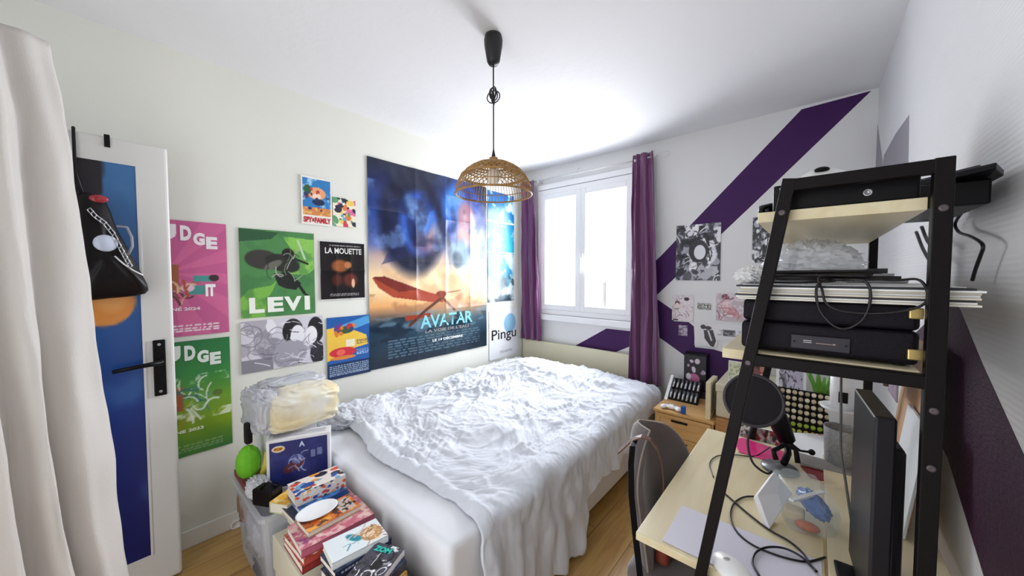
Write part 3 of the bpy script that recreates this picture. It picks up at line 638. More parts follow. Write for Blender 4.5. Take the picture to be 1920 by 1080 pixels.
# small round cap on the baseboard wall
p = hx(443, 983, XL + .013)
MB().lathe([(.028, 0), (.026, .006), (.018, .007), (.016, .002), (0, .002)], p, 24, M=Matrix.Rotation(math.radians(90), 3, 'Y')).build('cable_outlet', m_white, smooth=True)
tag(bpy.data.objects['cable_outlet'], 'small round white cable outlet low on the left wall beside the storage box', 'outlet')

# ------------------------------------------------------------------ pendant lamp
_p = hz(925, 67, ZC); LX, LY = _p.x, _p.y
lamp = thing('pendant_lamp', 'rattan dome pendant lamp on a black cord from the ceiling', 'pendant lamp', (LX, LY, 2.5))
m_rat = mat('natural_rattan', 'b58a4c', .5, noise=(40, '96703a')); m_cord = mat('dark_flex', '18161a', .5)
MB().lathe([(.0, 2.5), (.038, 2.4995), (.043, 2.48), (.041, 2.45), (.030, 2.385), (.022, 2.370), (.0, 2.367)][::-1], (LX, LY, 0), 32).build('ceiling_canopy', m_cord, lamp, smooth=True)
MB().tube([(LX, LY, 2.37), (LX, LY, 1.96)], .0032, 8).build('cord', m_cord, lamp, smooth=True)
mb = MB(); kz = hy(924, 175, LY).z
for q in range(5):
    a_ = q * 1.25; pts = [(LX + (.018 + .006 * q) * math.sin(t) * math.cos(a_), LY + .02 * math.sin(t) * math.sin(a_), kz - .0 + .028 * math.cos(t * 1.0) - .006 * q) for t in np.linspace(0, 2 * math.pi, 18, endpoint=False)]
    mb.tube(pts, .0028, 6, closed=True)
mb.build('cord_knot', m_cord, lamp, smooth=True)
DR, DH, DZ = .178, .150, 1.775
MB().tube([(LX, LY, 1.985), (LX, LY, 1.940)], [.003, .012], 12).build('cord_grip', m_cord, lamp, smooth=True)
mb = MB(); mb.tube([(LX, LY, 1.945), (LX, LY, 1.895)], .02, 16)
mb.build('bulb_socket', mat('tan_socket', 'b08058', .5), lamp, smooth=True)
mb = MB(); mb.ball((LX, LY, 1.855), (.032, .032, .042), 20, 12); mb.build('bulb', mat('frosted_bulb', 'f4f0e6', .25), lamp, smooth=True)
def dome(t, a): # t 0 top .. 1 rim
    ph = t * math.pi / 2; return Vector((LX + DR * math.sin(ph) ** .9 * math.cos(a), LY + DR * math.sin(ph) ** .9 * math.sin(a), DZ + DH * math.cos(ph)))
mb = MB(); n = 72
for k in range(n):
    a_ = 2 * math.pi * k / n; mb.tube([dome(t, a_) for t in ((.06, .2, .34, .5) if k % 2 else (.1, .3, .5))], .0016, 5); mb.tube([dome(t, a_) for t in (.62, .74, .87, 1.0)], .0015, 5)
for k in range(36):
    a_ = 2 * math.pi * k / 36
    for sg in (1, -1): mb.tube([dome(t, a_ + sg * (t - .28) * 1.5) for t in (.28, .39, .5, .62)], .0022, 5)
lm = mb.build('lamp_shade', m_rat, lamp, smooth=True)
mb = MB()
for t, r in ((.06, .003), (.12, .003), (.28, .0028), (.62, .0035), (.64, .003), (.85, .0022), (1.0, .0045)):
    mb.tube([dome(t, a_) for a_ in np.linspace(0, 2 * math.pi, 64, endpoint=False)], r, 6, closed=True)
for k in range(3):
    a_ = 2 * math.pi * k / 3; mb.tube([(LX, LY, DZ + DH - .005), dome(.12, a_)], .002, 5)
mb.build('shade_rings', m_rat, lamp, smooth=True)

# ------------------------------------------------------------------ bed
BX0, BX1, BY0, BY1, BT = -2.37, -.905, .725, 2.845, .475
bed = thing('double_bed', 'double bed with cream headboard and white fitted sheet against the left wall', 'bed', (-1.64, 1.8, 0))
m_sheet = mat('white_fitted_sheet', 'eceef4', .8, bump=(9, .25))
def rbox(x0, y0, z0, x1, y1, z1, r): return MB().box((x0, y0, z0), (x1, y1, z1))
rbox(BX0, BY0, .20, BX1, BY1, BT, .05).build('mattress', m_sheet, bed, bevel=.03, seg=4, smooth=True)
rbox(BX0 + .02, BY0 + .02, .055, BX1 - .02, BY1, .20, .02).build('bed_base', mat('white_base_fabric', 'e2e2e8', .85), bed, bevel=.015, smooth=False)
for sx in (BX0 + .12, BX1 - .12):
    for sy in (BY0 + .12, BY1 - .1): MB().tube([(sx, sy, 0), (sx, sy, .055)], .03, 16).build('leg', m_blackp, bed)
# headboard with rounded right corner
hp = [(XL + .015, .02), (-.945, .02), (-.945, .52)]
for k in range(9):
    a_ = k / 8 * math.pi / 2; hp.append((-.945 - .17 * (1 - math.cos(a_)), .535 + .17 * math.sin(a_)))
hp.append((XL + .015, .705)); HBY = 2.905
MB().prism([(x, 2.938, z) for x, z in hp], (0, .03, 0)).build('headboard', m_head, bed, bevel=.004)
# pillows (mounds under the quilt)
# quilt
m_duvet = mat('white_cotton_quilt', 'd9dde6', .85, bump=(30, .15))
NX, NY = 330, 380
t, s = np.mgrid[0:NY, 0:NX]; t = t / (NY - 1); s = s / (NX - 1)
xr = -.885; W = xr - (-2.335); xx = -2.335 + s * 0
# length across differs along the bed: deep drop near the foot, short towards the head
yy0 = .87; yy1 = 2.79
drop = .44 - .20 * np.clip((t - .30) / .12, 0, 1) - .10 * np.clip((t - .65) / .2, 0, 1) + .02 * np.sin(t * 26) + .035 * fbm(t * 5, t * 0 + 2.2, 4, 3)
a_s = s * (W + drop)
foot = yy0 + .07 * np.clip(1 - s * 3, 0, 1) + .018 * np.sin(s * 13) + .02 * fbm(s * 7, s * 0 + .5, 8, 3)
Y = foot + (yy1 - foot) * t
r = .07; bend = np.clip(a_s - (W - r), 0, None); ang = np.clip(bend / r, 0, math.pi / 2); down = np.clip(bend - r * math.pi / 2, 0, None)
X = -2.335 + np.minimum(a_s, W - r) + r * np.sin(ang); Z0 = -r * (1 - np.cos(ang)) - down
# top relief
top = BT + .045 + 0 * X
g = lambda cx, cy, rx, ry, h: h * np.exp(-(((X - cx) / rx) ** 2 + ((Y - cy) / ry) ** 2))
top = top + g(-1.80, 2.42, .36, .30, .135) + g(-1.30, 2.45, .34, .30, .055) + g(-2.15, 1.9, .2, .5, .03) + g(-1.5, 1.5, .5, .4, .02) + g(-2.18, 1.08, .16, .16, .06)
edgef = np.clip((Y - foot) / .05, 0, 1); hang = np.clip(bend / .10, 0, 1)
def ridged(x, y, seed): return (1 - np.abs(fbm(x, y, seed, 2)) * 1.7)
Xa, Ya = X + fbm(X * 2.0, Y * 2.0, 50, 2) * .10, Y + fbm(X * 2.0, Y * 2.0, 60, 2) * .10
def crease(th, fl, fs, seed, p=2.2, k=2.6):
    c_, q_ = math.cos(th), math.sin(th); return np.clip(1 - np.abs(pnoise((Xa * c_ + Ya * q_) * fl, (-Xa * q_ + Ya * c_) * fs, seed)) * k, 0, 1) ** p
def mask(seed, f=1.8): return np.clip(.45 + 1.3 * pnoise(X * f, Y * f, seed), 0, 1)
wr = .016 * fbm(Xa * 3, Ya * 2.6, 70, 2) + .013 * fbm(Xa * 6, Ya * 7, 72, 2)
for th, fl, fs, a_, sd_ in ((.5, 1.6, 6, .016, 1), (1.5, 1.8, 7, .014, 2), (-.5, 1.6, 6.5, .015, 3), (.1, 3, 12, .009, 4), (1.0, 3.2, 13, .009, 5), (-1.0, 3, 14, .009, 6), (2.2, 3.4, 12, .008, 7), (.4, 6, 26, .004, 8), (1.3, 6, 24, .004, 9), (-.7, 6, 28, .004, 10), (2.4, 7, 26, .0035, 11)):
    wr = wr + a_ * crease(th, fl, fs, 100 + sd_) * mask(200 + sd_, 1.8 if a_ > .005 else 3.2)
wr = wr - .014
wr = wr * (1 - .6 * hang) * (0.35 + .65 * edgef)
Z = top * 1.0 + Z0 + wr
# rolled hem at the foot
Z = Z - (1 - edgef) * .028 + .018 * np.exp(-((Y - foot - .035) / .022) ** 2) * (1 - hang)
# side folds
fold = np.sin(Y * 30 + 2.2 * fbm(Y * 3, Z * 1.5, 12, 2) + 1.2 * Z * 3) * .5 + np.sin(Y * 53 + 3 * fbm(Y * 2, Z * 2, 22, 2)) * .3
dd = np.clip(down / .4, 0, 1)
X = X + hang * (.008 + .040 * dd * fold + .035 * dd + .010 * fbm(Y * 9, Z * 5, 5, 3))
X = X + 0.06 * np.exp(-((t - 0.0) / .1) ** 2) * dd
Y = Y + hang * dd * .02 * fbm(Y * 6, Z * 4, 31, 2)
Z = np.maximum(Z, .03)
# keep the hanging side outside the mattress and the top above it
X = np.where(hang > .9, np.maximum(X, BX1 + .012), X); Z = np.where(hang < .5, np.maximum(Z, BT + .004), Z)
mb = MB(); mb.grid(np.stack([X, Y, Z], -1))
q = mb.build('quilt', m_duvet, smooth=True, solid=.012, recalc=False); tag(q, 'crumpled white quilt spread over the bed and hanging down its right side', 'quilt')
# crumpled sheet bundle at the wall side of the foot
def crumple(name, c, rad, m, label, cat, seed, amp=.25, parent=None, n=90, mm=50, rz=0, sq=1.0, freq=3.0, flat=True):
    th, ph = np.meshgrid(np.linspace(0, 2 * np.pi, n), np.linspace(-np.pi / 2, np.pi / 2, mm))
    x, y, z = np.cos(ph) * np.cos(th), np.cos(ph) * np.sin(th), np.sin(ph)
    if sq != 1.0:
        f = lambda a: np.sign(a) * np.abs(a) ** sq
        x, y, z = f(x), f(y), f(z)
    d = ridged(x * freq + z * 2 + seed, y * freq + z * 1.5, seed) ** 2 * .6 + ridged(x * freq * 2.2, (y + z) * freq * 2.2, seed + 7) * .3
    # blend the seam
    w_ = np.clip(np.minimum(th, 2 * np.pi - th) / .25, 0, 1); d = d * w_ + .5 * (1 - w_)
    s_ = 1 - amp * .5 + amp * d
    P = np.stack([x * rad[0] * s_, y * rad[1] * s_, z * rad[2] * s_], -1)
    c_, q_ = math.cos(rz), math.sin(rz); P = np.stack([P[..., 0] * c_ - P[..., 1] * q_, P[..., 0] * q_ + P[..., 1] * c_, P[..., 2]], -1)
    if flat: P[..., 2] = np.maximum(P[..., 2], -rad[2] * .82)
    P += np.array(c)
    mb = MB(); mb.grid(P); o = mb.build(name, m, parent, smooth=True)
    if parent is None: tag(o, label, cat)
    return o
crumple('crumpled_pillowcase', (-2.20, .92, BT + .05), (.15, .13, .06), m_duvet, 'crumpled white pillowcase bunched against the wall at the foot of the bed', 'pillowcase', 5, .35, freq=2.4)

# ------------------------------------------------------------------ books
def book(name, label, x0, y0, z0, lx, ly, h, art, rz=0.0, spine='c0c0c0', group=None, rx=0.0, ry=0.0, texts=(), tilt=None, spine_art=None, cat='book', cover=.0025, spine_side=-1, back=None):
    """flat book: lx wide (x), ly long (y); cover art on top with its top edge towards +y unless art is turned"""
    t = thing(name, label, cat, (0, 0, 0), group)
    cv = MB(); O = Vector((-lx / 2, -ly / 2, h)); sc = hexc(spine)
    u, v = art.u, art.v
    P = np.stack([-lx / 2 + u * lx, -ly / 2 + v * ly, np.full(u.shape, h)], -1); cv.grid(P, art.a)
    cv.col = sc; cv.box((-lx / 2, -ly / 2, h - cover), (lx / 2, ly / 2, h - .0003)); cv.col = hexc(back) if back else sc; cv.box((-lx / 2, -ly / 2, 0), (lx / 2, ly / 2, cover))
    cv.col = sc
    if spine_side == -1: cv.box((-lx / 2, -ly / 2, 0), (-lx / 2 + cover, ly / 2, h - .0003))
    elif spine_side == 1: cv.box((lx / 2 - cover, -ly / 2, 0), (lx / 2, ly / 2, h - .0003))
    elif spine_side == 2: cv.box((-lx / 2, -ly / 2, 0), (lx / 2, -ly / 2 + cover, h - .0003))
    if spine_art is not None:   # on +x side
        a2 = spine_art; P = np.stack([np.full(a2.u.shape, lx / 2 + .0004), -ly / 2 + a2.u * ly, a2.v * h], -1); cv.grid(P, a2.a)
    for tx in texts:
        if tx[0] == 'spine': add_text(cv, (lx / 2 + .0006, -ly / 2, 0), (0, ly, 0), (0, 0, h), *tx[1:7])
        else: add_text(cv, O, (lx, 0, 0), (0, ly, 0), *tx[:6], eps=.0006, **(tx[6] if len(tx) > 6 else {}))
    cv.build('cover', m_cover, t, colors=True, recalc=False)
    MB().box((-lx / 2 + .003, -ly / 2 + .002, cover + .0003), (lx / 2 - .003, ly / 2 - .002, h - cover - .0003)).build('pages', m_paper, t)
    t.location = (x0, y0, z0); t.rotation_euler = (rx, ry, rz); return t
def cov(kind, seed, w=50, h=75):
    q = random.Random(seed)
    if kind == 'teal': a_ = Art(w, h, 'e8f0f4', asp=.7).ell(.55, .78, .32, .2, 'c89868', .1).ell(.5, .74, .2, .12, 'f4dcc4', .15).ell(.4, .48, .26, .08, '2c8ca0', .3, .5).strokes(24, ['8c5c30', 'f0c890', 'b07c48'], .3, .01, (.2, .6, .9, 1), seed).strokes(6, ['3a98a8', 'bcd8e0'], .2, .01, (.2, .35, .7, .55), seed + 1)
    elif kind == 'ink': a_ = Art(w, h, '3c3c48', asp=.7).ink(seed, .9)
    elif kind == 'pink': a_ = Art(w, h, 'c86c80', asp=.7).noise('f0c0c0', 4, 0, .4, .8, seed=seed).noise('8c3c78', 5, .1, .4, .7, seed=seed + 3, region=(0, .35)).noise('f4e0d0', 9, .1, .3, .7, seed=seed + 5)
    elif kind == 'red': a_ = Art(w, h, 'a83c34', asp=.7).noise('d88a5c', 5, .1, .4, .7, seed=seed).noise('f0d8b8', 10, .2, .4, .8, seed=seed + 2)
    elif kind == 'orange': a_ = Art(w, h, 'd06a2c', asp=.7).noise('f4b050', 4, 0, .4, .9, seed=seed).noise('3c2430', 6, .15, .4, .8, seed=seed + 2)
    elif kind == 'blue': a_ = Art(w, h, '2c6ab0', asp=.7).noise('8cc0e0', 4, .1, .5, .7, seed=seed).noise('14284c', 5, .1, .4, .7, seed=seed + 2)
    elif kind == 'navy': a_ = Art(w, h, '28304c', asp=.7).noise('5c6484', 5, .1, .5, .7, seed=seed)
    elif kind == 'mix': a_ = Art(w, h, 'e8e0d8', asp=.7).blobs(26, ['2c50a0', 'd0503c', 'f0a040', 'f4ece4', '302838', '70a8c8'], (.05, .14), seed=seed)
    elif kind == 'yellow': a_ = Art(w, h, 'e8b040', asp=.7).noise('f4e0a0', 5, 0, .4, .8, seed=seed)
    else: a_ = Art(w, h, 'f0f0f0', asp=.7)
    return a_
# clear storage box (against the wall side) and carton stands that carry the piles
m_clear = clear_mat('clear_storage_plastic', 'dfe3e8', .42, .25)
def open_box(name, label, x0, y0, x1, y1, z0, z1, m, th=.003, taper=.025, lip=.012, cat='box'):
    t = thing(name, label, cat, ((x0 + x1) / 2, (y0 + y1) / 2, z0)); mb = MB()
    def ring(x0, y0, x1, y1, z, r=.03):
        pts = []
        for cx, cy, a0 in ((x1 - r, y1 - r, 0), (x0 + r, y1 - r, 90), (x0 + r, y0 + r, 180), (x1 - r, y0 + r, 270)):
            for k in range(5): a_ = math.radians(a0 + k * 22.5); pts.append(mb.V((cx + r * math.cos(a_), cy + r * math.sin(a_), z)))
        return pts
    tp = taper
    rs = [ring(x0 + tp, y0 + tp, x1 - tp, y1 - tp, z0), ring(x0, y0, x1, y1, z1 - .02), ring(x0 - lip, y0 - lip, x1 + lip, y1 + lip, z1 - .018), ring(x0 - lip, y0 - lip, x1 + lip, y1 + lip, z1), ring(x0 + th, y0 + th, x1 - th, y1 - th, z1), ring(x0 + tp + th, y0 + tp + th, x1 - tp - th, y1 - tp - th, z0 + th)]
    n = len(rs[0])
    for A, B in zip(rs[:-1], rs[1:]):
        for j in range(n): mb.F((A[j], A[(j + 1) % n], B[(j + 1) % n], B[j]))
    mb.F(rs[0][::-1]); mb.F(rs[-1])
    mb.build('box_body', m, t, smooth=False); return t
sb = open_box('storage_box', 'clear plastic storage box on the floor between the left wall and the book piles', -2.20, .385, -1.68, .70, .002, .40, m_clear, cat='storage box')
# things inside the clear box
for k, (x, y, lx, ly, h, c, lb) in enumerate(((-1.86, .50, .24, .2, .12, '6a6a74', 'grey cloth bundle lying at the bottom of the clear storage box'), (-2.08, .52, .16, .22, .16, '3c3a44', 'dark cloth bundle inside the clear storage box at the wall side'))):
    crumple('folded_clothing', (x, y, .01 + h / 2 + .01), (lx / 2, ly / 2, h / 2), mat('cloth_' + c, c, .85), lb, 'clothing', 30 + k, .2, sq=.5, n=50, mm=26)
crumple('folded_clothing', (-1.85, .51, .255), (.135, .13, .10), mat('cloth_pale', 'b4b4bc', .85), 'pale grey clothing filling the top of the clear storage box', 'clothing', 35, .2, sq=.5, n=60, mm=30)
crumple('folded_clothing', (-2.10, .51, .265), (.08, .12, .11), mat('cloth_brown', '8c6c5c', .85), 'brown clothing in the wall side of the clear storage box', 'clothing', 37, .2, sq=.5, n=50, mm=26)
# carton with the boxed figure
crt = MB(); crt.box((-2.34, .40, .42), (-1.93, .72, .655))
# white carton resting on the wooden crate behind
stand = thing('white_carton', 'white cardboard carton under the bundle of clothes', 'box', (-2.15, .6, .402))
MB().box((-2.20, .48, .402), (-1.965, .70, .64)).build('carton_body', mat('white_card', 'ececee', .7), stand, bevel=.003)
MB().box((-2.20, .583, .6402), (-1.955, .587, .6408)).build('carton_tape', mat('brown_tape', 'c8b48c', .4), stand)
# boxed figure: rotated box whose printed face looks at the room
A0 = hz(520, 905, .405); A0 = Vector((-1.868, .450)); B0 = Vector((-1.758, .684)); dv = (B0 - A0); ang = math.atan2(dv.y, dv.x); ln = dv.length
fb = thing('figure_box', 'dark blue collectible figure box with white edges and round yellow logo bubble', 'box', (0, 0, 0))
bw, bh, bd = ln, .235, .085
MB().box((0, 0, 0), (bw, bd, bh)).build('carton', mat('white_glossy_card', 'e6e6ea', .35), fb, bevel=.002)
art = Art(90, 80, '1c2468', asp=bw / bh).noise('2c3c90', 4, .1, .5, .4, seed=2).ell(.45, .5, .14, .17, '8c98c8', .05, ring=.12).ell(.40, .42, .2, .1, '5c2430', .15, .5).ell(.46, .55, .09, .09, '6a74b0', .1).strokes(14, ['b0b8e0', '3c4890'], .15, .008, (.3, .35, .6, .68), 5).ell(.15, .85, .11, .07, 'e8e0d0', .05).ell(.15, .85, .09, .045, 'd8b440', .1).rect(.7, .55, .78, .72, 'a8b0d0', .6).rect(.82, .58, .9, .74, 'a8b0d0', .6)
sheet('printed_face', None, None, (.012, 0, .012), (bw - .024, 0, 0), (0, 0, bh - .024), art, [('POP', .08, .82, .22, .88, 'b04020', {'off': .04}), ('A', .50, .83, .6, .95, 'c8d0f0', {'off': .03})], amp=0, parent=fb, off=.0006)
sheet('top_print', None, None, (.02, .02, bh), (bw - .04, 0, 0), (0, bd - .04, 0), Art(20, 8, 'b8b8c4').noise('d8d8e0', 3, 0, .4, .8), amp=0, parent=fb, off=.0006)
fb.location = (A0.x, A0.y, .404); fb.rotation_euler = (0, 0, ang)
# clothes bundle
m_cl = mat('cream_printed_satin', 'ebe8dc', .5, noise=(9, 'e2cf9c'), bump=(6, .3)); m_cl2 = mat('silver_satin', 'c4c6cc', .32, bump=(8, .5))
clo = thing('folded_jacket', 'folded cream and silver satin jacket piled on top of the boxes', 'clothing', (-2.02, .60, .645))
crumple('cream_folds', (-1.985, .625, .738), (.13, .165, .10), m_cl, None, None, 44, .13, clo, 120, 60, rz=.1, sq=.45, freq=1.2, flat=True)
crumple('silver_sleeve', (-2.02, .475, .742), (.13, .06, .108), m_cl2, None, None, 48, .22, clo, 90, 50, rz=.1, sq=.5, freq=1.5)
crumple('silver_collar', (-2.09, .62, .815), (.08, .16, .045), m_cl2, None, None, 52, .22, clo, 90, 40, rz=.1, sq=.5, freq=1.6)
MB().box((-2.03, .40, .60), (-1.99, .43, .70)).build('black_cuff', m_bag, clo, bevel=.01, seg=3)
# lime green toy
grn = thing('green_plush_toy', 'lime green rounded plush toy beside the white carton', 'toy', (-2.02, .41, .40))
crumple('plush_body', (-2.0, .412, .515), (.045, .05, .08), mat('lime_plush', '78c828', .7, noise=(8, '5cae18')), None, None, 61, .12, grn, 50, 30, freq=1.4)
MB().tube([(-1.955, .445, .435), (-1.945, .47, .50), (-1.95, .475, .56)], [.012, .016, .012], 10).build('yellow_ribbon', mat('yellow_cloth', 'd0c040', .7), grn, smooth=True)
MB().box((-2.16, .385, .401), (-1.93, .468, .43)).build('red_brown_box', mat('red_brown_card', '7c3430', .6), bevel=.002)
tag(bpy.data.objects['red_brown_box'], 'flat red brown box under the lime green toy', 'box')
crumple('crumpled_plastic_bag', (-1.88, .42, .438), (.075, .045, .045), clear_mat('thin_white_plastic', 'f0f2f4', .75, .3), 'crumpled white plastic bag on the rim of the storage box', 'bag', 66, .4)
cam_ = thing('black_camera', 'black compact camera case among the clutter on the storage box', 'camera case', (-1.77, .44, .405))
MB().box((-1.83, .40, .405), (-1.73, .46, .475), rot=rotm(0, 0, .5)).build('case_body', m_blackp, cam_, bevel=.006)
MB().tube([(-1.79, .41, .475), (-1.77, .43, .50), (-1.75, .46, .475)], .004, 8).build('wrist_strap', m_blackp, cam_, smooth=True)

# support carton under pile one-two
s1 = thing('cream_carton', 'cream coloured carton on the floor under the pink book pile', 'box', (-1.49, .57, 0))
MB().box((-1.64, .415, .001), (-1.345, .70, .335)).build('carton_body', mat('cream_card', 'd6d0bc', .6), s1, bevel=.003)
MB().box((-1.6455, .4095, .20), (-1.3395, .7055, .3395)).build('carton_lid', mat('cream_card'), s1, bevel=.003)
G = 'manga volumes piled at the foot of the bed'
z = .3405
pile1 = [('red', 'wide red picture book at the bottom of the plate pile', .20, .27, .030, 'a03434', .00), ('red', 'red book with orange mottling second from the bottom of the plate pile', .19, .27, .026, 'c04a40', .04), ('pink', 'large pink and lilac book under the plate', .175, .265, .030, 'c06880', -.04), ]
zz = z
for k, (kd, lb, lx, ly, h, sp, rz) in enumerate(pile1):
    book('picture_book', lb, -1.44 + .008 * k, .555, zz, lx, ly, h, cov(kd, 10 + k), rz, sp, G, spine_side=1); zz += h + .0005
zz_p = zz
book('manga_volume', 'small orange and black paperback next to the plate on the pink book', -1.445, .555, zz, .115, .20, .022, cov('orange', 15).rect(.1, .66, .9, .94, 'c8b4a8').strokes(12, ['18141a'], .14, .018, (.2, .7, .8, .9), 3), .03, 'b89c80', G, spine_side=0); zz += .0225
pl = MB(); pl.lathe([(0, .004), (.030, .004), (.045, .008), (.062, .014), (.064, .017), (.060, .017), (.044, .011), (.03, .008), (0, .007)], (-1.475, .52, zz - .003), 40, sx=.85, sy=1.2)
pl.build('oval_plate', mat('white_porcelain', 'f2f4f6', .15), smooth=True); tag(bpy.data.objects['oval_plate'], 'white oval dish sitting on the orange paperback', 'dish')
# upper row: blue and mixed books beside the figure box
s2z = .3405
row = [('red', 'pale pink cloth covered book at the base of the pile before the figure box', .15, .24, .035, 'c8b4a4'), ('pink', 'pink and orange paperback with triangular motif in the pile before the figure box', .13, .20, .03, 'd88c84'), ('navy', 'cream edged hardback in the pile before the figure box', .14, .23, .022, 'cfc6b0'), ('blue', 'bright blue paperback tilted in the pile before the figure box', .13, .19, .022, '2c5ca4')]
zz = s2z
for k, (kd, lb, lx, ly, h, sp) in enumerate(row):
    book('manga_volume', lb, -1.615 + .004 * k, .575 + (.02, .03, -.01, 0)[k], zz, lx, ly, h, cov(kd, 20 + k), (.02, -.05, .05, -.02)[k], sp, G, spine_side=1 if k in (3, 1) else 0, spine_art=None); zz += h + .0005
book('manga_volume', 'thick paperback with busy red, blue and orange spine atop the pile before the figure box', -1.625, .575, zz, .11, .20, .052, cov('mix', 25), -.03, '4c5c98', G, spine_side=1, spine_art=Art(70, 24, 'dcd8d4', asp=3).blobs(34, ['2c50a8', 'e0603c', 'f0a040', 'f4f0e8', '2c2430', 'd04848'], (.06, .2), seed=27)); zz += .0525
yb = book('manga_volume', 'yellow green paperback poking out left of the blue book', -1.70, .50, .4005, .09, .14, .045, cov('yellow', 26), .5, 'c0c890', G)
# pile two on grey crate
s3 = thing('grey_crate', 'low dark crate on the floor under the teal covered books', 'crate', (-1.15, .59, 0))
MB().box((-1.335, .44, .001), (-.99, .70, .30)).build('crate_body', mat('dark_crate_plastic', '4a4a54', .5), s3, bevel=.006)
zz = .3005
p2 = [('ink', 'black and white spined volume at the base of the teal pile', .13, .19, .03, '2c2c34', 0), ('navy', 'navy hardback second in the teal pile', .125, .20, .03, '28304c', .03), ('mix', 'dark red and white paperback third in the teal pile', .12, .185, .028, '3c2c34', -.02), ('navy', 'navy volume with white spine lettering directly under the teal cover', .125, .205, .024, '1c2850', .02)]
for k, (kd, lb, lx, ly, h, sp, rz) in enumerate(p2):
    book('manga_volume', lb, -1.235, .565, zz, lx, ly, h, cov(kd, 40 + k), rz, sp, G, spine_side=1, spine_art=Art(90, 12, '1c2850', asp=8).textlines(.1, .75, .3, .75, 1, 'e8e8f0', 3) if k == 3 else None); zz += h + .0005
book('manga_volume', 'white paperback with teal and golden brown cover drawing', -1.235, .563, zz, .120, .19, .026, cov('teal', 45), -.12, 'e8f0f4', G, spine_side=1)
zz = .3005
p3 = [('red', 'orange red paperback at the base of the grey cover pile', .12, .18, .03, 'b05030', .3), ('yellow', 'yellow paperback in the middle of the grey cover pile', .115, .175, .045, 'e0a83c', .1), ('navy', 'dark grey volume just below the grey cover paperback', .115, .175, .03, '3c3c48', .22)]
for k, (kd, lb, lx, ly, h, sp, rz) in enumerate(p3):
    book('manga_volume', lb, -1.085, .555, zz, lx, ly, h, cov(kd, 50 + k), rz, sp, G, spine_side=1); zz += h + .0005
book('manga_volume', 'grey ink drawn paperback with teal ZOM title', -1.09, .56, zz, .115, .165, .024, Art(60, 85, '4a4a56', asp=.7).ink(55, .7).rect(.08, .76, .7, .93, '2c3a44'), .42, 'e8e8ea', G, texts=[('ZOM', .1, .78, .68, .92, '30c8b8', {'off': .05})], spine_side=1)
book('manga_volume', 'rust red paperback lying lowest at the corner of the bed foot', -.985, .575, .3005, .09, .15, .07, cov('red', 58), .3, 'b04a30', G, spine_side=1)

# ------------------------------------------------------------------ nightstand
ns = thing('nightstand', 'light oak nightstand with two drawers between bed and cabinet', 'nightstand', (-.635, 2.66, 0))
nx0, nx1, ny0, ny1 = -.815, -.455, 2.46, 2.88
MB().box((nx0, ny0 + .012, .17), (nx1, ny1, .455)).build('cabinet_body', m_oak, ns, bevel=.003)
MB().box((nx0 - .008, ny0 - .004, .455), (nx1 + .008, ny1, .473)).build('top_board', m_oak, ns, bevel=.003)
for z0, z1 in ((.315, .45), (.175, .31)):
    dr = MB().box((nx0 + .012, ny0 - .004, z0), (nx1 - .012, ny0 + .012, z1)).build('drawer', m_oak, ns, bevel=.002)
    f = MB(); 
    for a_, b_ in (((nx0 + .012, z0), (nx0 + .04, z1)), ((nx1 - .04, z0), (nx1 - .012, z1)), ((nx0 + .04, z0), (nx1 - .04, z0 + .02)), ((nx0 + .04, z1 - .02), (nx1 - .04, z1))): f.box((a_[0], ny0 - .009, a_[1]), (b_[0], ny0 - .004, b_[1]))
    f.build('drawer_frame', m_oak, dr)
    MB().box((-.70, ny0 - .022, z1 - .035), (-.60, ny0 - .009, z1 - .024)).build('handle', m_blackp, dr, bevel=.002)
for x in (nx0 + .03, nx1 - .03):
    for y in (ny0 + .03, ny1 - .03): MB().tube([(x, y, 0), (x, y, .17)], .014, 12).build('leg', m_oak, ns)
nz = .4735
# things on the nightstand
nz += .006
tb = thing('pen_case', 'tilted black case holding rows of silver pens on the nightstand', 'pen case', (-.69, 2.70, nz))
tray = MB(); Rt = rotm(math.radians(42), 0, 0); tray.box((-.80, 2.68, nz + .045), (-.60, 2.88, nz + .06), rot=Rt); tray.build('tray', m_blackp, tb, bevel=.003)
mb = MB(); mb.box((-.822, 2.67, nz + .045), (-.80, 2.89, nz + .075), rot=Rt, pivot=(-.70, 2.78, nz + .0525)); mb.build('white_side', m_white, tb, bevel=.002)
for i in range(7):
    for j in range(2):
        pv = Vector((-.70, 2.78, nz + .0525)); a_ = pv + Rt @ Vector((-.085 + i * .028, -.085 + j * .095, .016)); b_ = pv + Rt @ Vector((-.085 + i * .028, -.01 + j * .095, .016))
        MB().tube([a_, b_], [.008, .0095], 10).build('pen', m_metal, tb, smooth=True)
mb = MB(); mb.box((-.74, 2.80, nz), (-.66, 2.87, nz + .02)); mb.build('prop', m_blackp, tb); nz -= .006
fx = thing('doll_box', 'black window box with pink and white dolls printed, behind the pen case', 'box', (-.70, 2.93, nz))
q0 = hy(1285, 660, 2.93); q1 = hy(1326, 712, 2.93)
ft = thing('shelf_riser', 'small dark stand behind the nightstand carrying the doll box', 'stand', ((q0.x + q1.x) / 2, 2.94, 0))
MB().box((q0.x - .01, 2.885, .02), (q1.x + .01, 2.985, q1.z - .09)).build('stand_body', mat('dark_stained_board', '2c2028', .5), ft, bevel=.002)
MB().box((q0.x, 2.90, q1.z - .089), (q1.x, 2.98, q0.z)).build('carton', m_blackp, fx, bevel=.002)
art = Art(40, 60, '1a1420').blobs(7, ['d8c8d8', 'b088a8', 'e4d8e4'], (.06, .1), (.1, .5, .9, .95), 4).ell(.45, .3, .28, .16, 'c06c98', .2).ell(.2, .35, .12, .1, 'd8d0dc', .2)
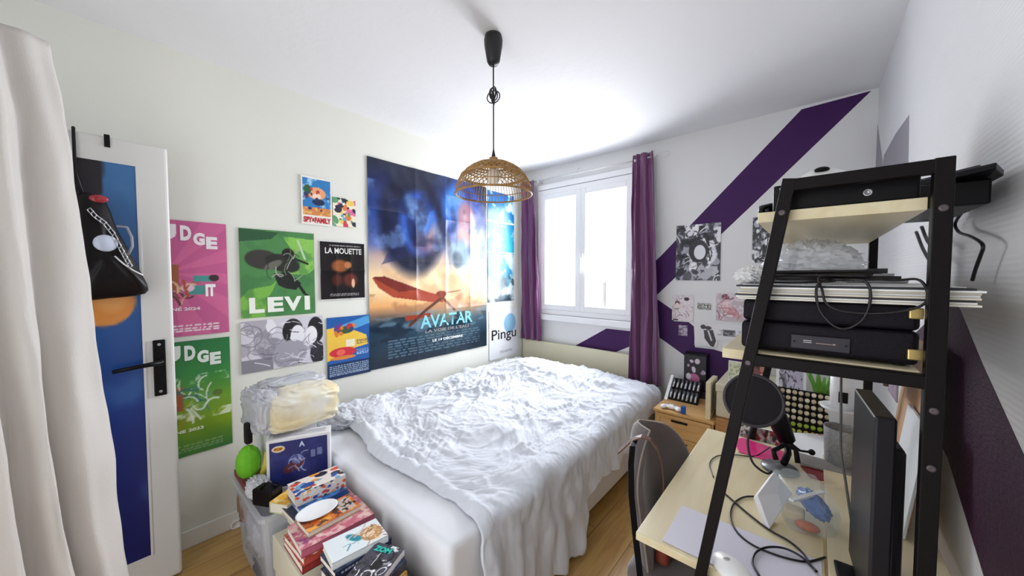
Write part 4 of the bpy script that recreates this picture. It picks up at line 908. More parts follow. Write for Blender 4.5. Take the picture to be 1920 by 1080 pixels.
sheet('printed_front', None, None, (q0.x + .004, 2.90, q1.z - .08), (q1.x - q0.x - .008, 0, 0), (0, 0, q0.z - q1.z + .07), art, amp=0, parent=fx, off=.0008)
fr = thing('framed_picture', 'cream framed picture standing edge on at the nightstand right end', 'picture frame', (-.49, 2.55, nz))
fa = MB(); fa.box((-.505, 2.48, nz), (-.475, 2.505, nz + .24)); fa.box((-.505, 2.66, nz), (-.475, 2.685, nz + .24)); fa.box((-.505, 2.505, nz), (-.475, 2.66, nz + .025)); fa.box((-.505, 2.505, nz + .215), (-.475, 2.66, nz + .24))
fa.build('frame', m_pale, fr, bevel=.003); MB().box((-.494, 2.505, nz + .025), (-.488, 2.66, nz + .215)).build('picture', mat('pale_picture_card', 'bcc4cc', .3), fr)
gp = thing('game_controller', 'white game controller lying at the front of the nightstand', 'controller', (-.72, 2.50, nz))
mb = MB(); mb.ball((-.72, 2.515, nz + .017), (.045, .022, .016), 24, 12); mb.ball((-.765, 2.50, nz + .016), (.020, .030, .014), 16, 10, M=rotm(0, 0, -.4)); mb.ball((-.675, 2.50, nz + .016), (.020, .030, .014), 16, 10, M=rotm(0, 0, .4)); mb.build('controller_shell', m_white, gp, smooth=True)
for sx in (-.02, .02): MB().tube([(-.72 + sx, 2.512, nz + .028), (-.72 + sx, 2.512, nz + .036)], .007, 12).build('thumb_stick', mat('light_grey_rubber', 'b0b0b4', .5), gp)
mb = MB(); mb.box((-.648, 2.468, nz + .001), (-.618, 2.486, nz + .055)); mb.build('blue_lighter', mat('blue_plastic', '1c54b0', .3), bevel=.006, seg=3); tag(bpy.data.objects['blue_lighter'], 'small bright blue plastic object standing on the nightstand front edge', 'lighter')

# low cabinet and box right of nightstand
lc_ = thing('low_cabinet', 'low wooden cabinet right of the nightstand behind the desk', 'cabinet', (-.28, 2.7, 0))
MB().box((-.445, 2.47, .02), (-.04, 2.96, .50)).build('cabinet_body', wood('brown_oak', 'b07c48', 'c89458', 'X'), lc_, bevel=.003)
MB().box((-.43, 2.458, .08), (-.06, 2.47, .46)).build('door', wood('brown_oak', 'b07c48', 'c89458', 'X'), lc_, bevel=.002)
cb = thing('cream_storage_box', 'cream fabric storage box on the low cabinet under the wall prints', 'storage box', (-.28, 2.7, .501))
MB().box((-.45, 2.50, .501), (-.10, 2.94, .70)).build('box_body', mat('cream_canvas', 'd4ccb4', .8, bump=(150, .2)), cb, bevel=.01); MB().box((-.455, 2.495, .66), (-.095, 2.945, .712)).build('lid', mat('cream_canvas'), cb, bevel=.008)
cbk = thing('comic_book', 'pale green comic book standing against the wall on the cream box', 'comic', (-.30, 2.8, .712))

# pale cabinet behind the desk
pc = thing('pale_cabinet', 'pale low bookcase behind the desk against the right wall', 'cabinet', (.03, 2.05, 0))
MB().box((-.17, 1.74, .02), (XR - .015, 2.44, .60)).build('cabinet_body', m_pale, pc, bevel=.003); MB().box((-.18, 1.73, .60), (XR - .014, 2.45, .62)).build('top_board', m_pale, pc, bevel=.002)
PZ = .6205
def standing_card(name, label, px0, px1, pyt, pyb, y, art, depth=.012, cat='picture', tilt=0, frame=None, lean=0):
    a_, b_ = hy(px0, pyt, y), hy(px1, pyb, y)
    t = thing(name, label, cat, ((a_.x + b_.x) / 2, y, b_.z))
    MB().box((a_.x, y, b_.z), (b_.x, y + depth, a_.z)).build('board', frame or m_white, t, bevel=.001)
    return t, a_, b_
def face_on(t, a_, b_, y, art, mx=.0, mz=.0):
    w_, h_ = b_.x - a_.x, a_.z - b_.z
    sheet('printed_face', None, None, (a_.x + mx * w_, y, b_.z + mz * h_), (w_ * (1 - 2 * mx), 0, 0), (0, 0, h_ * (1 - 2 * mz)), art, amp=0, parent=t, off=.0008)
def stand_rect(name, label, px0, px1, pyt, y, zb, art, depth, cat, frame=None, mx=.04, mz=.04):
    a_ = hy(px0, pyt, y); b_ = hy(px1, pyt, y); t = thing(name, label, cat, ((a_.x + b_.x) / 2, y, zb))
    MB().box((a_.x, y, zb), (b_.x, y + depth, a_.z)).build('board', frame or m_white, t, bevel=.001)
    w_, h_ = b_.x - a_.x, a_.z - zb
    sheet('printed_face', None, None, (a_.x + mx * w_, y, zb + mz * h_), (w_ * (1 - 2 * mx), 0, 0), (0, 0, h_ * (1 - 2 * mz)), art, amp=0, parent=t, off=.0008); return t
bpy.data.objects.remove(cbk)
stand_rect('comic_book', 'pale green comic book standing on the cream storage box by the shelf upright', 1366, 1396, 676, 2.60, .7125, Art(40, 50, 'd8d8bc').noise('8ca070', 6, .1, .3, .8, seed=4).blobs(8, ['f0e8d8', '3c3c34', 'c8b890'], (.05, .1), seed=6, ring=.2), .012, 'comic', mat('cover_white', 'e8e8dc', .5))
stand_rect('red_photo_card', 'dark reddish photo card standing left of the framed ink drawing', 1398, 1436, 680, 2.40, PZ, Art(40, 60, '3c2024').blobs(10, ['b07868', '7c4440', 'd8a898'], (.05, .12), (0, .5, 1, 1), seed=8), .010, 'photo', m_blackp)
stand_rect('framed_drawing', 'white framed grey and violet ink drawing behind the microphone', 1456, 1513, 684, 2.30, PZ, Art(60, 80, 'd0ccdc').ink(71, .8).mix(np.ones((80, 60)), '9c94c0', .25).rect(0, 0, 1, .28, '2c2038', .8), .012, 'picture', m_white, .10, .05)
# marker rack: one countable set
mr = thing('marker_rack', 'tilted black rack for art markers behind the desk', 'rack', (.0, 1.9, PZ))
RX, RY, RZ0 = -.02, 1.93, .625
Rm = rotm(math.radians(58), 0, 0); pv = Vector((-.018, 1.90, PZ + .195))
MB().box(pv - Vector((.09, .10, .010)), pv + Vector((.09, .10, .0)), rot=Rm, pivot=pv).build('rack_plate', m_blackp, mr, bevel=.002)
MB().box((-.10, 1.93, PZ), (.06, 1.97, PZ + .16)).build('rack_foot', m_blackp, mr)
cols = ['c8b898', 'e8dcc4', 'b0a488', 'd8ccb0', 'a8b848', '98b030', 'c88c50', 'd06c48']
first = None
for j in range(7):
    for i in range(8):
        p_ = pv + Rm @ Vector((-.0735 + i * .021, -.082 + j * .027, .0005)); c_ = cols[(5 if j == 1 else 7 if (j == 0 and i > 4) else (i * 3 + j * 5) % 4)]
        if j == 0: c_ = ['a8b848', '98b030', 'c8c860', 'b0b850', 'd0a860', 'c88c50', 'd06c48', 'c8503c'][i]
        mb = MB(); N_ = Rm @ Vector((0, 0, 1)); mb.tube([p_, p_ + N_ * .018], .0082, 10)
        o = mb.build('art_marker', mat('marker_' + c_, c_, .4)); tag(o, {'c8b898': 'sand', 'e8dcc4': 'pale cream', 'b0a488': 'grey beige', 'd8ccb0': 'light beige', 'a8b848': 'yellow green', '98b030': 'olive green', 'c88c50': 'tan orange', 'd06c48': 'coral', 'c8c860': 'pale yellow', 'b0b850': 'dull lime', 'd0a860': 'ochre', 'c8503c': 'red'}[c_] + ' art marker in the ' + ('bottom row' if j == 0 else 'second lowest row' if j == 1 else 'upper rows') + ' of the black rack', 'marker', 'art markers in the black rack')
# snake plant
plt = thing('potted_flower', 'small artificial plant with upright green leaves and orange flower', 'plant', (.08, 2.05, PZ))
c0 = hy(1537, 800, 2.0); c0.z = PZ; PF = .19
MB().lathe([(.0, 0), (.024, 0), (.026, PF + .01), (.022, PF + .01), (.02, PF), (0, PF)], (c0.x, 2.0, PZ), 20).build('pot', mat('grey_green_pot', '5c6a50', .5), plt, smooth=True)
m_leaf = mat('leaf_green', '5c9a30', .45, noise=(12, '86b850'))
for k in range(9):
    a_ = k * 2.4; lean = .02 + .012 * (k % 3); h = .24 - .02 * (k % 4); mb = MB(); A = []
    for t_ in np.linspace(0, 1, 7):
        w_ = .011 * math.sin(math.pi * (t_ * .85 + .12)) + .001; cx = c0.x + math.cos(a_) * (.008 + lean * t_ ** 1.6 * 2); cy = 2.0 + math.sin(a_) * (.008 + lean * t_ ** 1.6 * 2); zt = PZ + PF + h * t_ * .85
        tx, ty = -math.sin(a_), math.cos(a_); A.append([(cx - tx * w_, cy - ty * w_, zt), (cx + math.cos(a_) * -.002, cy + math.sin(a_) * -.002, zt), (cx + tx * w_, cy + ty * w_, zt)])
    mb.grid(np.array(A)); mb.build('leaf', m_leaf, plt, smooth=True, solid=.001)
MB().ball((c0.x + .004, 1.972, PZ + .225), (.032, .024, .020), 16, 10, fn=lambda q: 1 + .25 * math.sin(q.x * 9) * math.cos(q.z * 8)).build('flower', mat('orange_petals', 'e0501c', .5), plt, smooth=True)
# white desk lamp / planter behind pen cup
wl = thing('white_planter', 'white plastic flowerpot with saucer behind the grey pen cup', 'flowerpot', (.14, 1.9, PZ))
c1 = hy(1577, 800, 1.84)
MB().lathe([(0, .06), (.03, .06), (.04, .155), (.062, .165), (.065, .175), (.060, .175), (.04, .165), (0, .16)], (c1.x, 1.84, .716), 28).build('saucer_bowl', m_white, wl, smooth=True)
MB().lathe([(0, .0), (.036, .0), (.036, .165), (.032, .165), (.032, .03), (0, .03)], (c1.x, 1.84, .882), 28).build('tall_cup', m_white, wl, smooth=True)
MB().lathe([(0, 0), (.045, 0), (.03, .09), (0, .156)], (c1.x, 1.84, PZ), 24).build('pedestal', m_white, wl, smooth=True)
MB().box((c1.x - .012, 1.801, .915), (c1.x + .014, 1.806, .955)).build('dark_label', m_blackp, wl)
pb = thing('leaning_card', 'white sheet of card leaning at an angle beneath the middle shelf', 'card', (.12, 2.2, PZ))
MB().prism([(-.02, 2.30, 1.20), (.12, 2.30, 1.20), (.12, 2.30, .90), (.09, 2.30, .93)], (0, .006, 0)).prism([(.10, 2.30, PZ), (.20, 2.30, PZ), (.20, 2.30, 1.20), (.10, 2.30, 1.20)], (0, .006, 0)).build('card_sheet', m_white, pb)

# ------------------------------------------------------------------ ladder desk unit
FY0, FY1 = .835, 1.64
def lx(z): return -.039 - .160 * (1.57 - z)   # slanted front upright
XRr = .145
ld_ = thing('ladder_desk', 'black metal ladder desk with pale wooden shelves against the right wall', 'desk', (-.05, 1.24, 0))
BW = .021
for fy in (FY0, FY1):
    mb = MB(); mb.bar((lx(0), fy, 0), (lx(1.577), fy, 1.577), BW, BW); mb.bar((XRr, fy, 0), (XRr, fy, 1.566 + BW / 2), BW, BW); mb.bar((lx(1.565), fy, 1.565), (XRr, fy, 1.565), BW, BW - .001)
    mb.bar((lx(1.232), fy, 1.232), (XRr, fy, 1.232), BW, BW - .001); mb.bar((lx(.725), fy, .722), (XRr, fy, .722), BW, BW - .001); mb.bar((lx(.3), fy, .3), (XRr, fy, .3), BW, BW - .001)
    f_ = mb.build('side_frame', m_black, ld_, bevel=.0015)
    for (x, z) in ((lx(1.515), 1.515), (XRr, 1.50), (XRr, 1.19), (XRr, 1.10), (lx(1.225), 1.225)):
        mb = MB(); sd = -1 if fy == FY0 else 1
        mb.lathe([(.0, 0), (.0055, 0), (.0055, .0012), (.003, .002), (0, .001)], (x, fy + sd * BW / 2, z), 16, M=Matrix.Rotation(math.radians(90) , 3, 'X')); mb.build('bolt', mat('dull_bolt_steel', '5c5458', .45, .6), f_, smooth=True)
MB().box((lx(1.51) - .038, FY0 + BW / 2 + .001, 1.502), (XRr - .012, FY1 - BW / 2 - .001, 1.522)).build('top_shelf', m_pale, ld_, bevel=.001)
MB().box((lx(1.235) - .05, FY0 + BW / 2 + .001, 1.225), (XRr - .012, FY1 - BW / 2 - .001, 1.245)).build('middle_shelf', m_pale, ld_, bevel=.001)
MB().box((-.322, .848, .735), (.034, 1.632, .755)).build('desktop', m_pale, ld_, bevel=.002)
MB().box((.040, .848, .735), (XRr + .09, 1.632, .765)).build('rear_ledge', m_pale, ld_, bevel=.001)
MB().bar((XRr, FY0, .45), (XRr, FY1, .45), BW, BW, up=(0, 0, 1)).build('rear_rail', m_black, ld_)
DZ_ = .7555
# on top shelf
tz = 1.5225
eq = thing('flat_printer', 'flat black device with silver edge strip lying on the top shelf', 'printer', (.03, 1.1, tz))
MB().box((-.065, .865, tz), (.128, 1.30, tz + .052)).build('housing', m_blackp, eq, bevel=.004)
MB().box((.1285, 1.03, tz + .004), (.236, 1.29, tz + .050)).build('rear_housing', m_blackp, eq, bevel=.004)
mb = MB(); mb.bar((-.055, .8645, tz + .044), (.02, .8645, tz + .044), .002, .006, up=(0, 1, 0)); mb.build('silver_strip', m_metal, eq)
p_ = hy(1627, 361, .864); MB().lathe([(0, 0), (.006, 0), (.006, .0015), (.0035, .0015), (.0035, .0008), (0, .0008)], (p_.x, .8648, p_.z), 20, M=Matrix.Rotation(math.radians(90), 3, 'X')).build('round_button', m_metal, eq, smooth=True)
lid = thing('black_tray', 'thin black tray jutting past the shelf towards the right wall', 'tray', (.15, 1.2, tz))
lpz = tz + .053
q0 = hz(1868, 316, 1.578); 
tp = [(.06, 1.19, lpz), (.105, 1.13, lpz), (.189, 1.021, lpz), (.226, .974, lpz), (.252, 1.05, lpz), (.252, 1.20, lpz), (.15, 1.33, lpz), (.04, 1.27, lpz)]
MB().prism(tp, (0, 0, .012)).build('tray_plate', m_blackp, lid, bevel=.002); MB().prism([(.15 + (x - .15) * .85, 1.15 + (y - 1.15) * .85, lpz + .012) for x, y, z in tp], (0, 0, .004)).build('tray_lip', mat('dark_grey_plastic', '2c282c', .4), lid)
hl = thing('white_headset_shell', 'white domed plastic helmet with a black vent on the top shelf', 'helmet', (-.02, 1.35, tz))
hc = hy(1540, 335, 1.42)
MB().ball((hc.x + .0, 1.43, tz + .1), (.088, .10, .1), 32, 16, fn=lambda q: 1 if q.z > -.8 else .98).build('dome', mat('off_white_shell', 'e4e4e0', .3), hl, smooth=True)
hv = hy(1537, 313, 1.345); MB().ball((hc.x + .0, 1.37, tz + .183), (.018, .014, .008), 16, 8).build('vent', m_blackp, hl, smooth=True)
go = thing('helmet_strap', 'black strap and clip at the left end of the top shelf', 'strap', (-.09, .95, tz))
mb = MB(); mb.tube([(-.085, .90, tz + .004), (-.088, .92, tz + .02), (-.075, .95, tz + .028), (-.078, .97, tz + .004)], .006, 8); mb.ball((-.078, .98, tz + .016), (.012, .03, .016), 14, 8); mb.build('strap_loop', m_blackp, go, smooth=True)
# suitcase on middle shelf
mz = 1.2455
sc_ = thing('suitcase_turntable', 'black suitcase with brass corner latches and a label plate on the middle shelf', 'suitcase', (.03, 1.0, mz))
m_case = mat('black_leatherette', '100914', .55, spec=.2, bump=(160, .15))
MB().box((-.112, .862, mz + .004), (.134, 1.20, mz + .060)).build('lower_shell', m_case, sc_, bevel=.008, seg=3)
MB().box((-.110, .862, mz + .0615), (.134, 1.20, mz + .104)).build('lid', m_case, sc_, bevel=.008, seg=3)
pn = MB().box((-.030, .8575, mz + .014), (.052, .862, mz + .040)).build('label_plate', mat('grey_black_plate', '2a2430', .35), sc_, bevel=.001)
mb = MB(); mb.col = (.8, .8, .82)
for z_ in (.0265, .030): mb.box((-.012, .8565, mz + z_), (.000, .8573, mz + z_ + .0012))
mb.build('logo_mark', m_print, pn, colors=True)
mb = MB(); mb.col = (.72, .62, .58); mb.box((.006, .8565, mz + .0265), (.028, .8573, mz + .0275)); mb.box((.029, .8565, mz + .0262), (.033, .8573, mz + .0285)); mb.build('plate_marks', m_print, pn, colors=True)
for x in (-.025, .047): MB().tube([(x, .8575, mz + .027), (x, .8560, mz + .027)], .002, 8).build('rivet', m_blackp, pn)
for z_ in (.014, .082): MB().box((.120, .8575, mz + z_), (.1365, .872, mz + z_ + .018)).build('corner_latch', m_brass, sc_, bevel=.002)
for x in (-.09, .115): MB().tube([(x, .89, mz), (x, .89, mz + .005)], .01, 12).build('foot', m_blackp, sc_)
# records
lz = mz + .1048
cc = ['e4e0d4', 'f0eee8', '2c2830', 'd8d0c0', 'ececec', 'c8c0b0', 'f2f2f0', '20202a']
lbs = ['lowest record sleeve of the stack on the suitcase, cream edge', 'white record sleeve second from the bottom on the suitcase', 'dark edged record sleeve third from the bottom of the stack', 'beige record sleeve in the middle of the stack on the suitcase', 'white record sleeve above the beige one on the suitcase', 'tan record sleeve third from the top on the suitcase', 'white record sleeve directly beneath the top sleeve', 'topmost black edged record sleeve holding the coiled cables']
for k in range(8):
    ox, oy = R_.uniform(-.005, .006), R_.uniform(-.004, .004); rz = R_.uniform(-.015, .015)
    mb = MB(); mb.box((-.117 + ox, .857 + oy, lz), (.193 + ox, 1.167 + oy, lz + .0032), rot=rotm(0, 0, rz)); o = mb.build('record_sleeve', mat('sleeve_' + cc[k], cc[k], .5)); tag(o, lbs[k], 'record', 'record sleeves on the suitcase'); lz += .0036
mb = MB(); mb.box((-.112, .87, lz), (.18, 1.15, lz + .0015)); o = mb.build('paper_sheet', mat('white_paper', 'f0f0f2', .8)); tag(o, 'white sheets of paper over the record sleeves', 'paper'); lz += .002
# notebooks at the back of middle shelf top
nz2 = mz
nb = thing('black_speaker_box', 'small black box behind the suitcase supporting the notebooks', 'box', (.06, 1.35, mz)); MB().box((-.03, 1.22, mz), (.17, 1.50, mz + .135)).build('box_body', m_blackp, nb, bevel=.004)
zz = mz + .1355
for k, (c_, h_, lb) in enumerate((('c8ccd4', .008, 'light grey notebook on the black box at the back of the middle shelf'), ('24242c', .007, 'thin black notebook second from the bottom behind the cables'), ('e8e8ec', .006, 'white magazine between two dark notebooks behind the cables'), ('3c3c48', .012, 'topmost dark notebook with white print behind the cables'))):
    t = thing('notebook', lb, 'notebook', (.07, 1.35, zz), 'notebooks behind the cables'); MB().box((-.02 + .006 * k, 1.20 + .01 * k, zz), (.165 - .01 * k, 1.47, zz + h_)).build('cover', mat('nb_' + c_, c_, .4), t, bevel=.0008); zz += h_ + .0003
# clear plastic bag
crumple('clear_plastic_bag', (-.005, 1.05, lz + .043), (.085, .09, .052), clear_mat('crinkled_clear_plastic', 'f8faff', .5, .12), 'crinkled clear plastic bag on the records under the top shelf', 'bag', 77, .4, freq=3.2)
crumple('white_tissue', (-.10, .93, lz + .016), (.035, .05, .02), mat('white_tissue_paper', 'f4f4f4', .8), 'crumpled white tissue at the left edge of the record stack', 'tissue', 79, .4)
# cables on the records
m_cab = mat('black_cable', '161218', .4)
def cable(name, label, pts, r=.003, m=m_cab, res=8, cat='cable', parent=None, group=None):
    """smooth catmull-rom through pts"""
    P = [Vector(p) for p in pts]; P = [P[0] * 2 - P[1]] + P + [P[-1] * 2 - P[-2]]; out = []
    for i in range(1, len(P) - 2):
        for k in range(res):
            t = k / res; a_, b_, c_, d_ = P[i - 1], P[i], P[i + 1], P[i + 2]
            out.append(.5 * ((2 * b_) + (c_ - a_) * t + (2 * a_ - 5 * b_ + 4 * c_ - d_) * t * t + (3 * b_ - a_ - 3 * c_ + d_) * t ** 3))
    out.append(P[-2]); o = MB().tube(out, r, 8).build(name, m, parent, smooth=True)
    if parent is None: tag(o, label, cat, group)
    return o
yq = .862
cz = lz + .003
def fr_(px, py, y=.846): return hy(px, py, y)
cable('coiled_cable', 'black audio cable coiled on the records, one loop hanging over the suitcase', [(-.07, .93, cz), (-.03, .90, cz), (.03, .92, cz + .003), (.015, .87, cz + .004), tuple(fr_(1531, 540)), tuple(fr_(1536, 580)), tuple(fr_(1562, 610)), tuple(fr_(1588, 616)), tuple(fr_(1618, 598)), tuple(fr_(1632, 560)), tuple(fr_(1622, 528)), (.035, .865, cz + .006), (.0, .95, cz + .006), (-.06, 1.0, cz + .004), (-.08, .95, cz + .004), (-.03, .88, cz + .01), (.05, .94, cz + .008)], .0022)
cable('coiled_cable', 'second black cable sweeping right from the coil towards the brass latch', [(.06, .95, cz + .004), (.01, .88, cz + .012), tuple(fr_(1542, 545)), tuple(fr_(1550, 570)), tuple(fr_(1580, 584)), tuple(fr_(1640, 588)), tuple(fr_(1700, 582)), tuple(fr_(1735, 568)), tuple(fr_(1738, 545)), tuple(fr_(1720, 524)), (.10, .88, cz + .006), (.05, .92, cz + .012), (-.02, .93, cz + .012)], .0020)
cable('coiled_cable', 'tangled bunch of thin black cable lying flat on the records', [(-.075 + .01 * math.sin(k * 2.3) + .16 * (k % 2), .90 + .01 * (k % 5), cz + .006 + .0015 * k) for k in range(12)], .0026)
# cables behind the upright, by the right wall
cable('power_cable', 'black cable dropping from the top shelf device beside the right wall', [(.20, 1.18, tz + .02)] + [tuple(hx(px, py, .242)) for px, py in ((1816, 378), (1811, 390), (1801, 402), (1793, 414), (1791, 424), (1799, 436), (1819, 443), (1838, 454), (1843, 464), (1838, 480), (1829, 505), (1823, 526))], .0030)
for k, (x0, y0, x1, y1) in enumerate(((1718, 435, 1750, 500), (1728, 425, 1752, 470), (1752, 425, 1802, 375))):
    cable('plug_cable', ('black plug lead hanging behind the right upright, longest', 'black plug lead hanging behind the right upright, shorter', 'black lead running up behind the right upright to the tray')[k], [tuple(hx(x0, y0, .225)), tuple(hx((x0 + x1) / 2 - 3, (y0 + y1) / 2, .23)), tuple(hx(x1, y1, .225))], .004)

# ------------------------------------------------------------------ desk items
# mouse mat sheet and mouse
q = [hz(px, py, DZ_) for px, py in ((1330, 1009), (1470, 990), (1555, 1085), (1380, 1100))]
mb = MB(); mb.box((-.262, .860, DZ_), (.030, 1.03, DZ_ + .0015), rot=rotm(0, 0, .0)); o = mb.build('mouse_mat', mat('pale_lilac_mat', 'd8d6e4', .5), bevel=.001); tag(o, 'pale lilac grey mouse mat at the near end of the desk', 'mouse mat')
ms = thing('computer_mouse', 'white wireless mouse on the near edge of the desk', 'mouse', (-.17, .875, DZ_))
mc = hz(1374, 1070, DZ_ + .02)
MB().ball((mc.x, mc.y, DZ_ + .019), (.030, .048, .0185), 28, 14, M=rotm(0, 0, .9)).build('shell', m_white, ms, smooth=True)
MB().ball((mc.x - .012, mc.y + .004, DZ_ + .0365), (.007, .004, .003), 12, 8, M=rotm(0, 0, .5)).build('scroll_wheel', mat('light_grey_rubber'), ms, smooth=True)
# white folded box
wb = thing('white_card_box', 'white tilted cardboard box standing on its edge on the desk', 'box', (-.10, 1.12, DZ_))
W4 = [hz(1443, 993, DZ_ + .003), hz(1486, 925, DZ_ + .045), hz(1452, 884, DZ_ + .10), hz(1419, 928, DZ_ + .05)]
n_ = (W4[1] - W4[0]).cross(W4[3] - W4[0]).normalized(); n_ = n_ if n_.dot(CAM - W4[0]) < 0 else -n_
MB().prism(W4, n_ * .018).build('card_shell', mat('white_card2', 'f0f0f4', .5), wb, bevel=.002)
# zip bag with contents
zb = thing('clear_zip_bag', 'clear zip bag with white closure and blue sachet inside, on the desk', 'bag', (-.03, 1.2, DZ_))
zc = hz(1510, 955, DZ_ + .02)
crumple('bag_film', (zc.x - .005, zc.y, DZ_ + .042), (.056, .09, .05), clear_mat('zip_film', 'd4e2e6', .20, .08), None, None, 81, .10, zb, 70, 40, rz=.3, sq=.45, freq=1.1)
mb = MB(); a_, b_ = hz(1483, 938, DZ_ + .07), hz(1543, 922, DZ_ + .07); mb.bar(a_, b_, .012, .006, up=(0, 0, 1)); mb.build('zip_closure', m_white, zb, bevel=.001)
crumple('blue_sachet', (zc.x + .015, zc.y - .005, DZ_ + .045), (.024, .06, .026), mat('blue_film', '3c64b0', .25), 'blue crinkled sachet inside the clear zip bag', 'sachet', 83, .3, n=50, mm=30, rz=.5)
crumple('beige_eraser', (zc.x - .022, zc.y - .04, DZ_ + .022), (.022, .02, .013), mat('beige_rubber', 'd0bc98', .6), 'beige block inside the clear zip bag', 'eraser', 85, .1, n=40, mm=24, sq=.4)
crumple('orange_sachet', (zc.x + .005, zc.y - .068, DZ_ + .014), (.025, .015, .010), mat('orange_film', 'c85c30', .4), 'small orange packet at the bottom of the clear zip bag', 'packet', 87, .2, n=40, mm=24)
# cables on the desk
def dk(px, py, dz=.003): return tuple(hz(px, py, DZ_ + dz))
cable('desk_cable', 'long black cable running diagonally under the white card box', [dk(1351, 918), dk(1378, 942), dk(1405, 965), dk(1440, 992), dk(1480, 1015), dk(1506, 1038), dk(1520, 1060), dk(1532, 1072)], .0024)
cable('desk_cable', 'black cable looped across the pale lilac mouse mat', [dk(1419, 931), dk(1395, 932), dk(1375, 945), dk(1369, 968), dk(1380, 995), dk(1405, 1018), dk(1440, 1035), dk(1480, 1048), dk(1515, 1053), dk(1548, 1045)], .0024)
cable('desk_cable', 'black cable curling at the front edge of the mouse mat', [dk(1425, 1082, .006), dk(1411, 1055, .006), dk(1418, 1035, .006), dk(1440, 1026, .007), dk(1470, 1028, .007), dk(1500, 1042, .007), dk(1522, 1062, .006), dk(1530, 1072, .006)], .0024)
cable('desk_cable', 'thin black lead crossing behind the slanted upright to the microphone', [dk(1338, 895), dk(1330, 870), dk(1345, 855), dk(1380, 853), dk(1415, 855), dk(1445, 838, .02)], .0018)
# pink pen tray, magazines
def slab(name, label, cat, pts, h, m, z=DZ_, grp=None):
    o = MB().prism([hz(px, py, z) for px, py in pts], (0, 0, h)).build(name, m, bevel=.002); tag(o, label, cat, grp); return o
slab('pink_folder', 'bright pink plastic folder at the far end of the desk', 'folder', ((1373, 828), (1392, 822), (1475, 850), (1470, 868), (1430, 862), (1385, 848)), .004, mat('hot_pink_plastic', 'e0287c', .3))
mgz = thing('glossy_magazine', 'red and silver glossy magazine leaning behind the microphone disc', 'magazine', (-.1, 1.62, DZ_))
a_, b_ = hy(1378, 792, 1.70), hy(1462, 835, 1.70)
MB().box((a_.x, 1.70, .622), (b_.x, 1.712, a_.z)).build('magazine_body', m_white, mgz)
sheet('cover_print', None, None, (a_.x, 1.70, .64), (b_.x - a_.x, 0, 0), (0, 0, a_.z - .64), Art(60, 40, 'b8b0b0').noise('b02c30', 3, .0, .2, .95, seed=5).noise('2c2628', 4, .1, .25, .9, seed=8).noise('f0e8e8', 5, .1, .3, .9, seed=11), amp=0, parent=mgz, off=.0008)
slab('white_papers', 'loose white papers beneath the grey pen cup', 'paper', ((1485, 812), (1550, 815), (1565, 880), (1545, 872), (1490, 850)), .003, mat('white_paper'))
slab('grey_tablet', 'grey tablet lying across the far end of the desk', 'tablet', ((1490, 850), (1600, 880), (1600, 897), (1500, 872)), .008, mat('grey_satin', '8c8884', .35), z=DZ_ + .004)
slab('red_notebook', 'dark red patterned notebook edge beneath the tablet', 'notebook', ((1500, 874), (1552, 886), (1552, 905), (1520, 897)), .003, mat('dark_red_card', '8c2c30', .5))
# pen cup
cc0 = hz(1577, 866, .766); pcx, pcy = .085, 1.60
cup = thing('pen_cup', 'grey speckled metal pen cup on the rear ledge', 'cup', (pcx, pcy, .766))
MB().lathe([(0, 0), (.040, 0), (.042, .002), (.047, .118), (.0465, .12), (.044, .118), (.039, .006), (0, .006)], (pcx, pcy, .766), 36).build('cup_body', mat('speckled_grey_metal', '8c8c8c', .5, .2, bump=(250, .4), noise=(120, 'a4a4a4')), cup, smooth=True)
# microphone with pop filter
mic = thing('microphone', 'black desk microphone with round pop filter disc', 'microphone', (-.1, 1.4, DZ_))
fc = CAM + ray(1412, 750) * 1.15; rf = 46 / FPX * 1.15
M = (fc - CAM).to_track_quat('Z', 'Y').to_matrix() @ Matrix.Rotation(.12, 3, 'Y')
MB().tube([fc + M @ Vector((rf * math.cos(a_), rf * math.sin(a_), 0)) for a_ in np.linspace(0, 2 * math.pi, 48, endpoint=False)], .0055, 10, closed=True).build('filter_ring', mat('grey_black_ring', '3a363c', .4), mic, smooth=True)
MB().lathe([(0, 0), (rf, 0), (rf, .002), (0, .002)], fc, 40, M=M).build('filter_mesh', mat('black_nylon_mesh', '18141a', .8, bump=(400, .3)), mic)
mb0 = CAM + ray(1475, 825) * 1.22; mt = CAM + ray(1452, 770) * 1.22
MB().tube([mt, mt.lerp(mb0, .15), mt.lerp(mb0, .5), mb0], [.022, .030, .030, .026], 20).build('mic_body', m_blackp, mic, smooth=True)
MB().tube([mb0 + Vector((0, 0, -.005)), CAM + ray(1478, 850) * 1.2, CAM + ray(1470, 868) * 1.15], .010, 10).build('stem', m_blackp, mic, smooth=True)
bc = hz(1462, 880, DZ_); MB().lathe([(0, 0), (.05, 0), (.052, .004), (.048, .010), (0, .014)], (bc.x, bc.y, DZ_), 32).build('base', mat('grey_metallic', '6c6c72', .3, .4), mic, smooth=True)
aa = [CAM + ray(px, py) * t for px, py, t in ((1455, 862, 1.13), (1450, 845, 1.14), (1470, 834, 1.15), (1492, 842, 1.14), (1496, 868, 1.12))]; MB().tube(aa, .008, 8).build('shock_yoke', m_blackp, mic, smooth=True)
cable('gooseneck', None, [tuple(fc + Vector((0, 0, -rf))), tuple(CAM + ray(1402, 830) * 1.15), tuple(CAM + ray(1412, 868) * 1.13), tuple(CAM + ray(1440, 888) * 1.12), (bc.x - .02, bc.y, DZ_ + .008)], .0035, parent=mic)
MB().tube([mb0, CAM + ray(1500, 845) * 1.2, CAM + ray(1520, 848) * 1.2], .004, 8).build('knob_rod', m_blackp, mic, smooth=True); MB().ball(CAM + ray(1522, 848) * 1.2, .010, 14, 8).build('knob', m_blackp, mic, smooth=True)
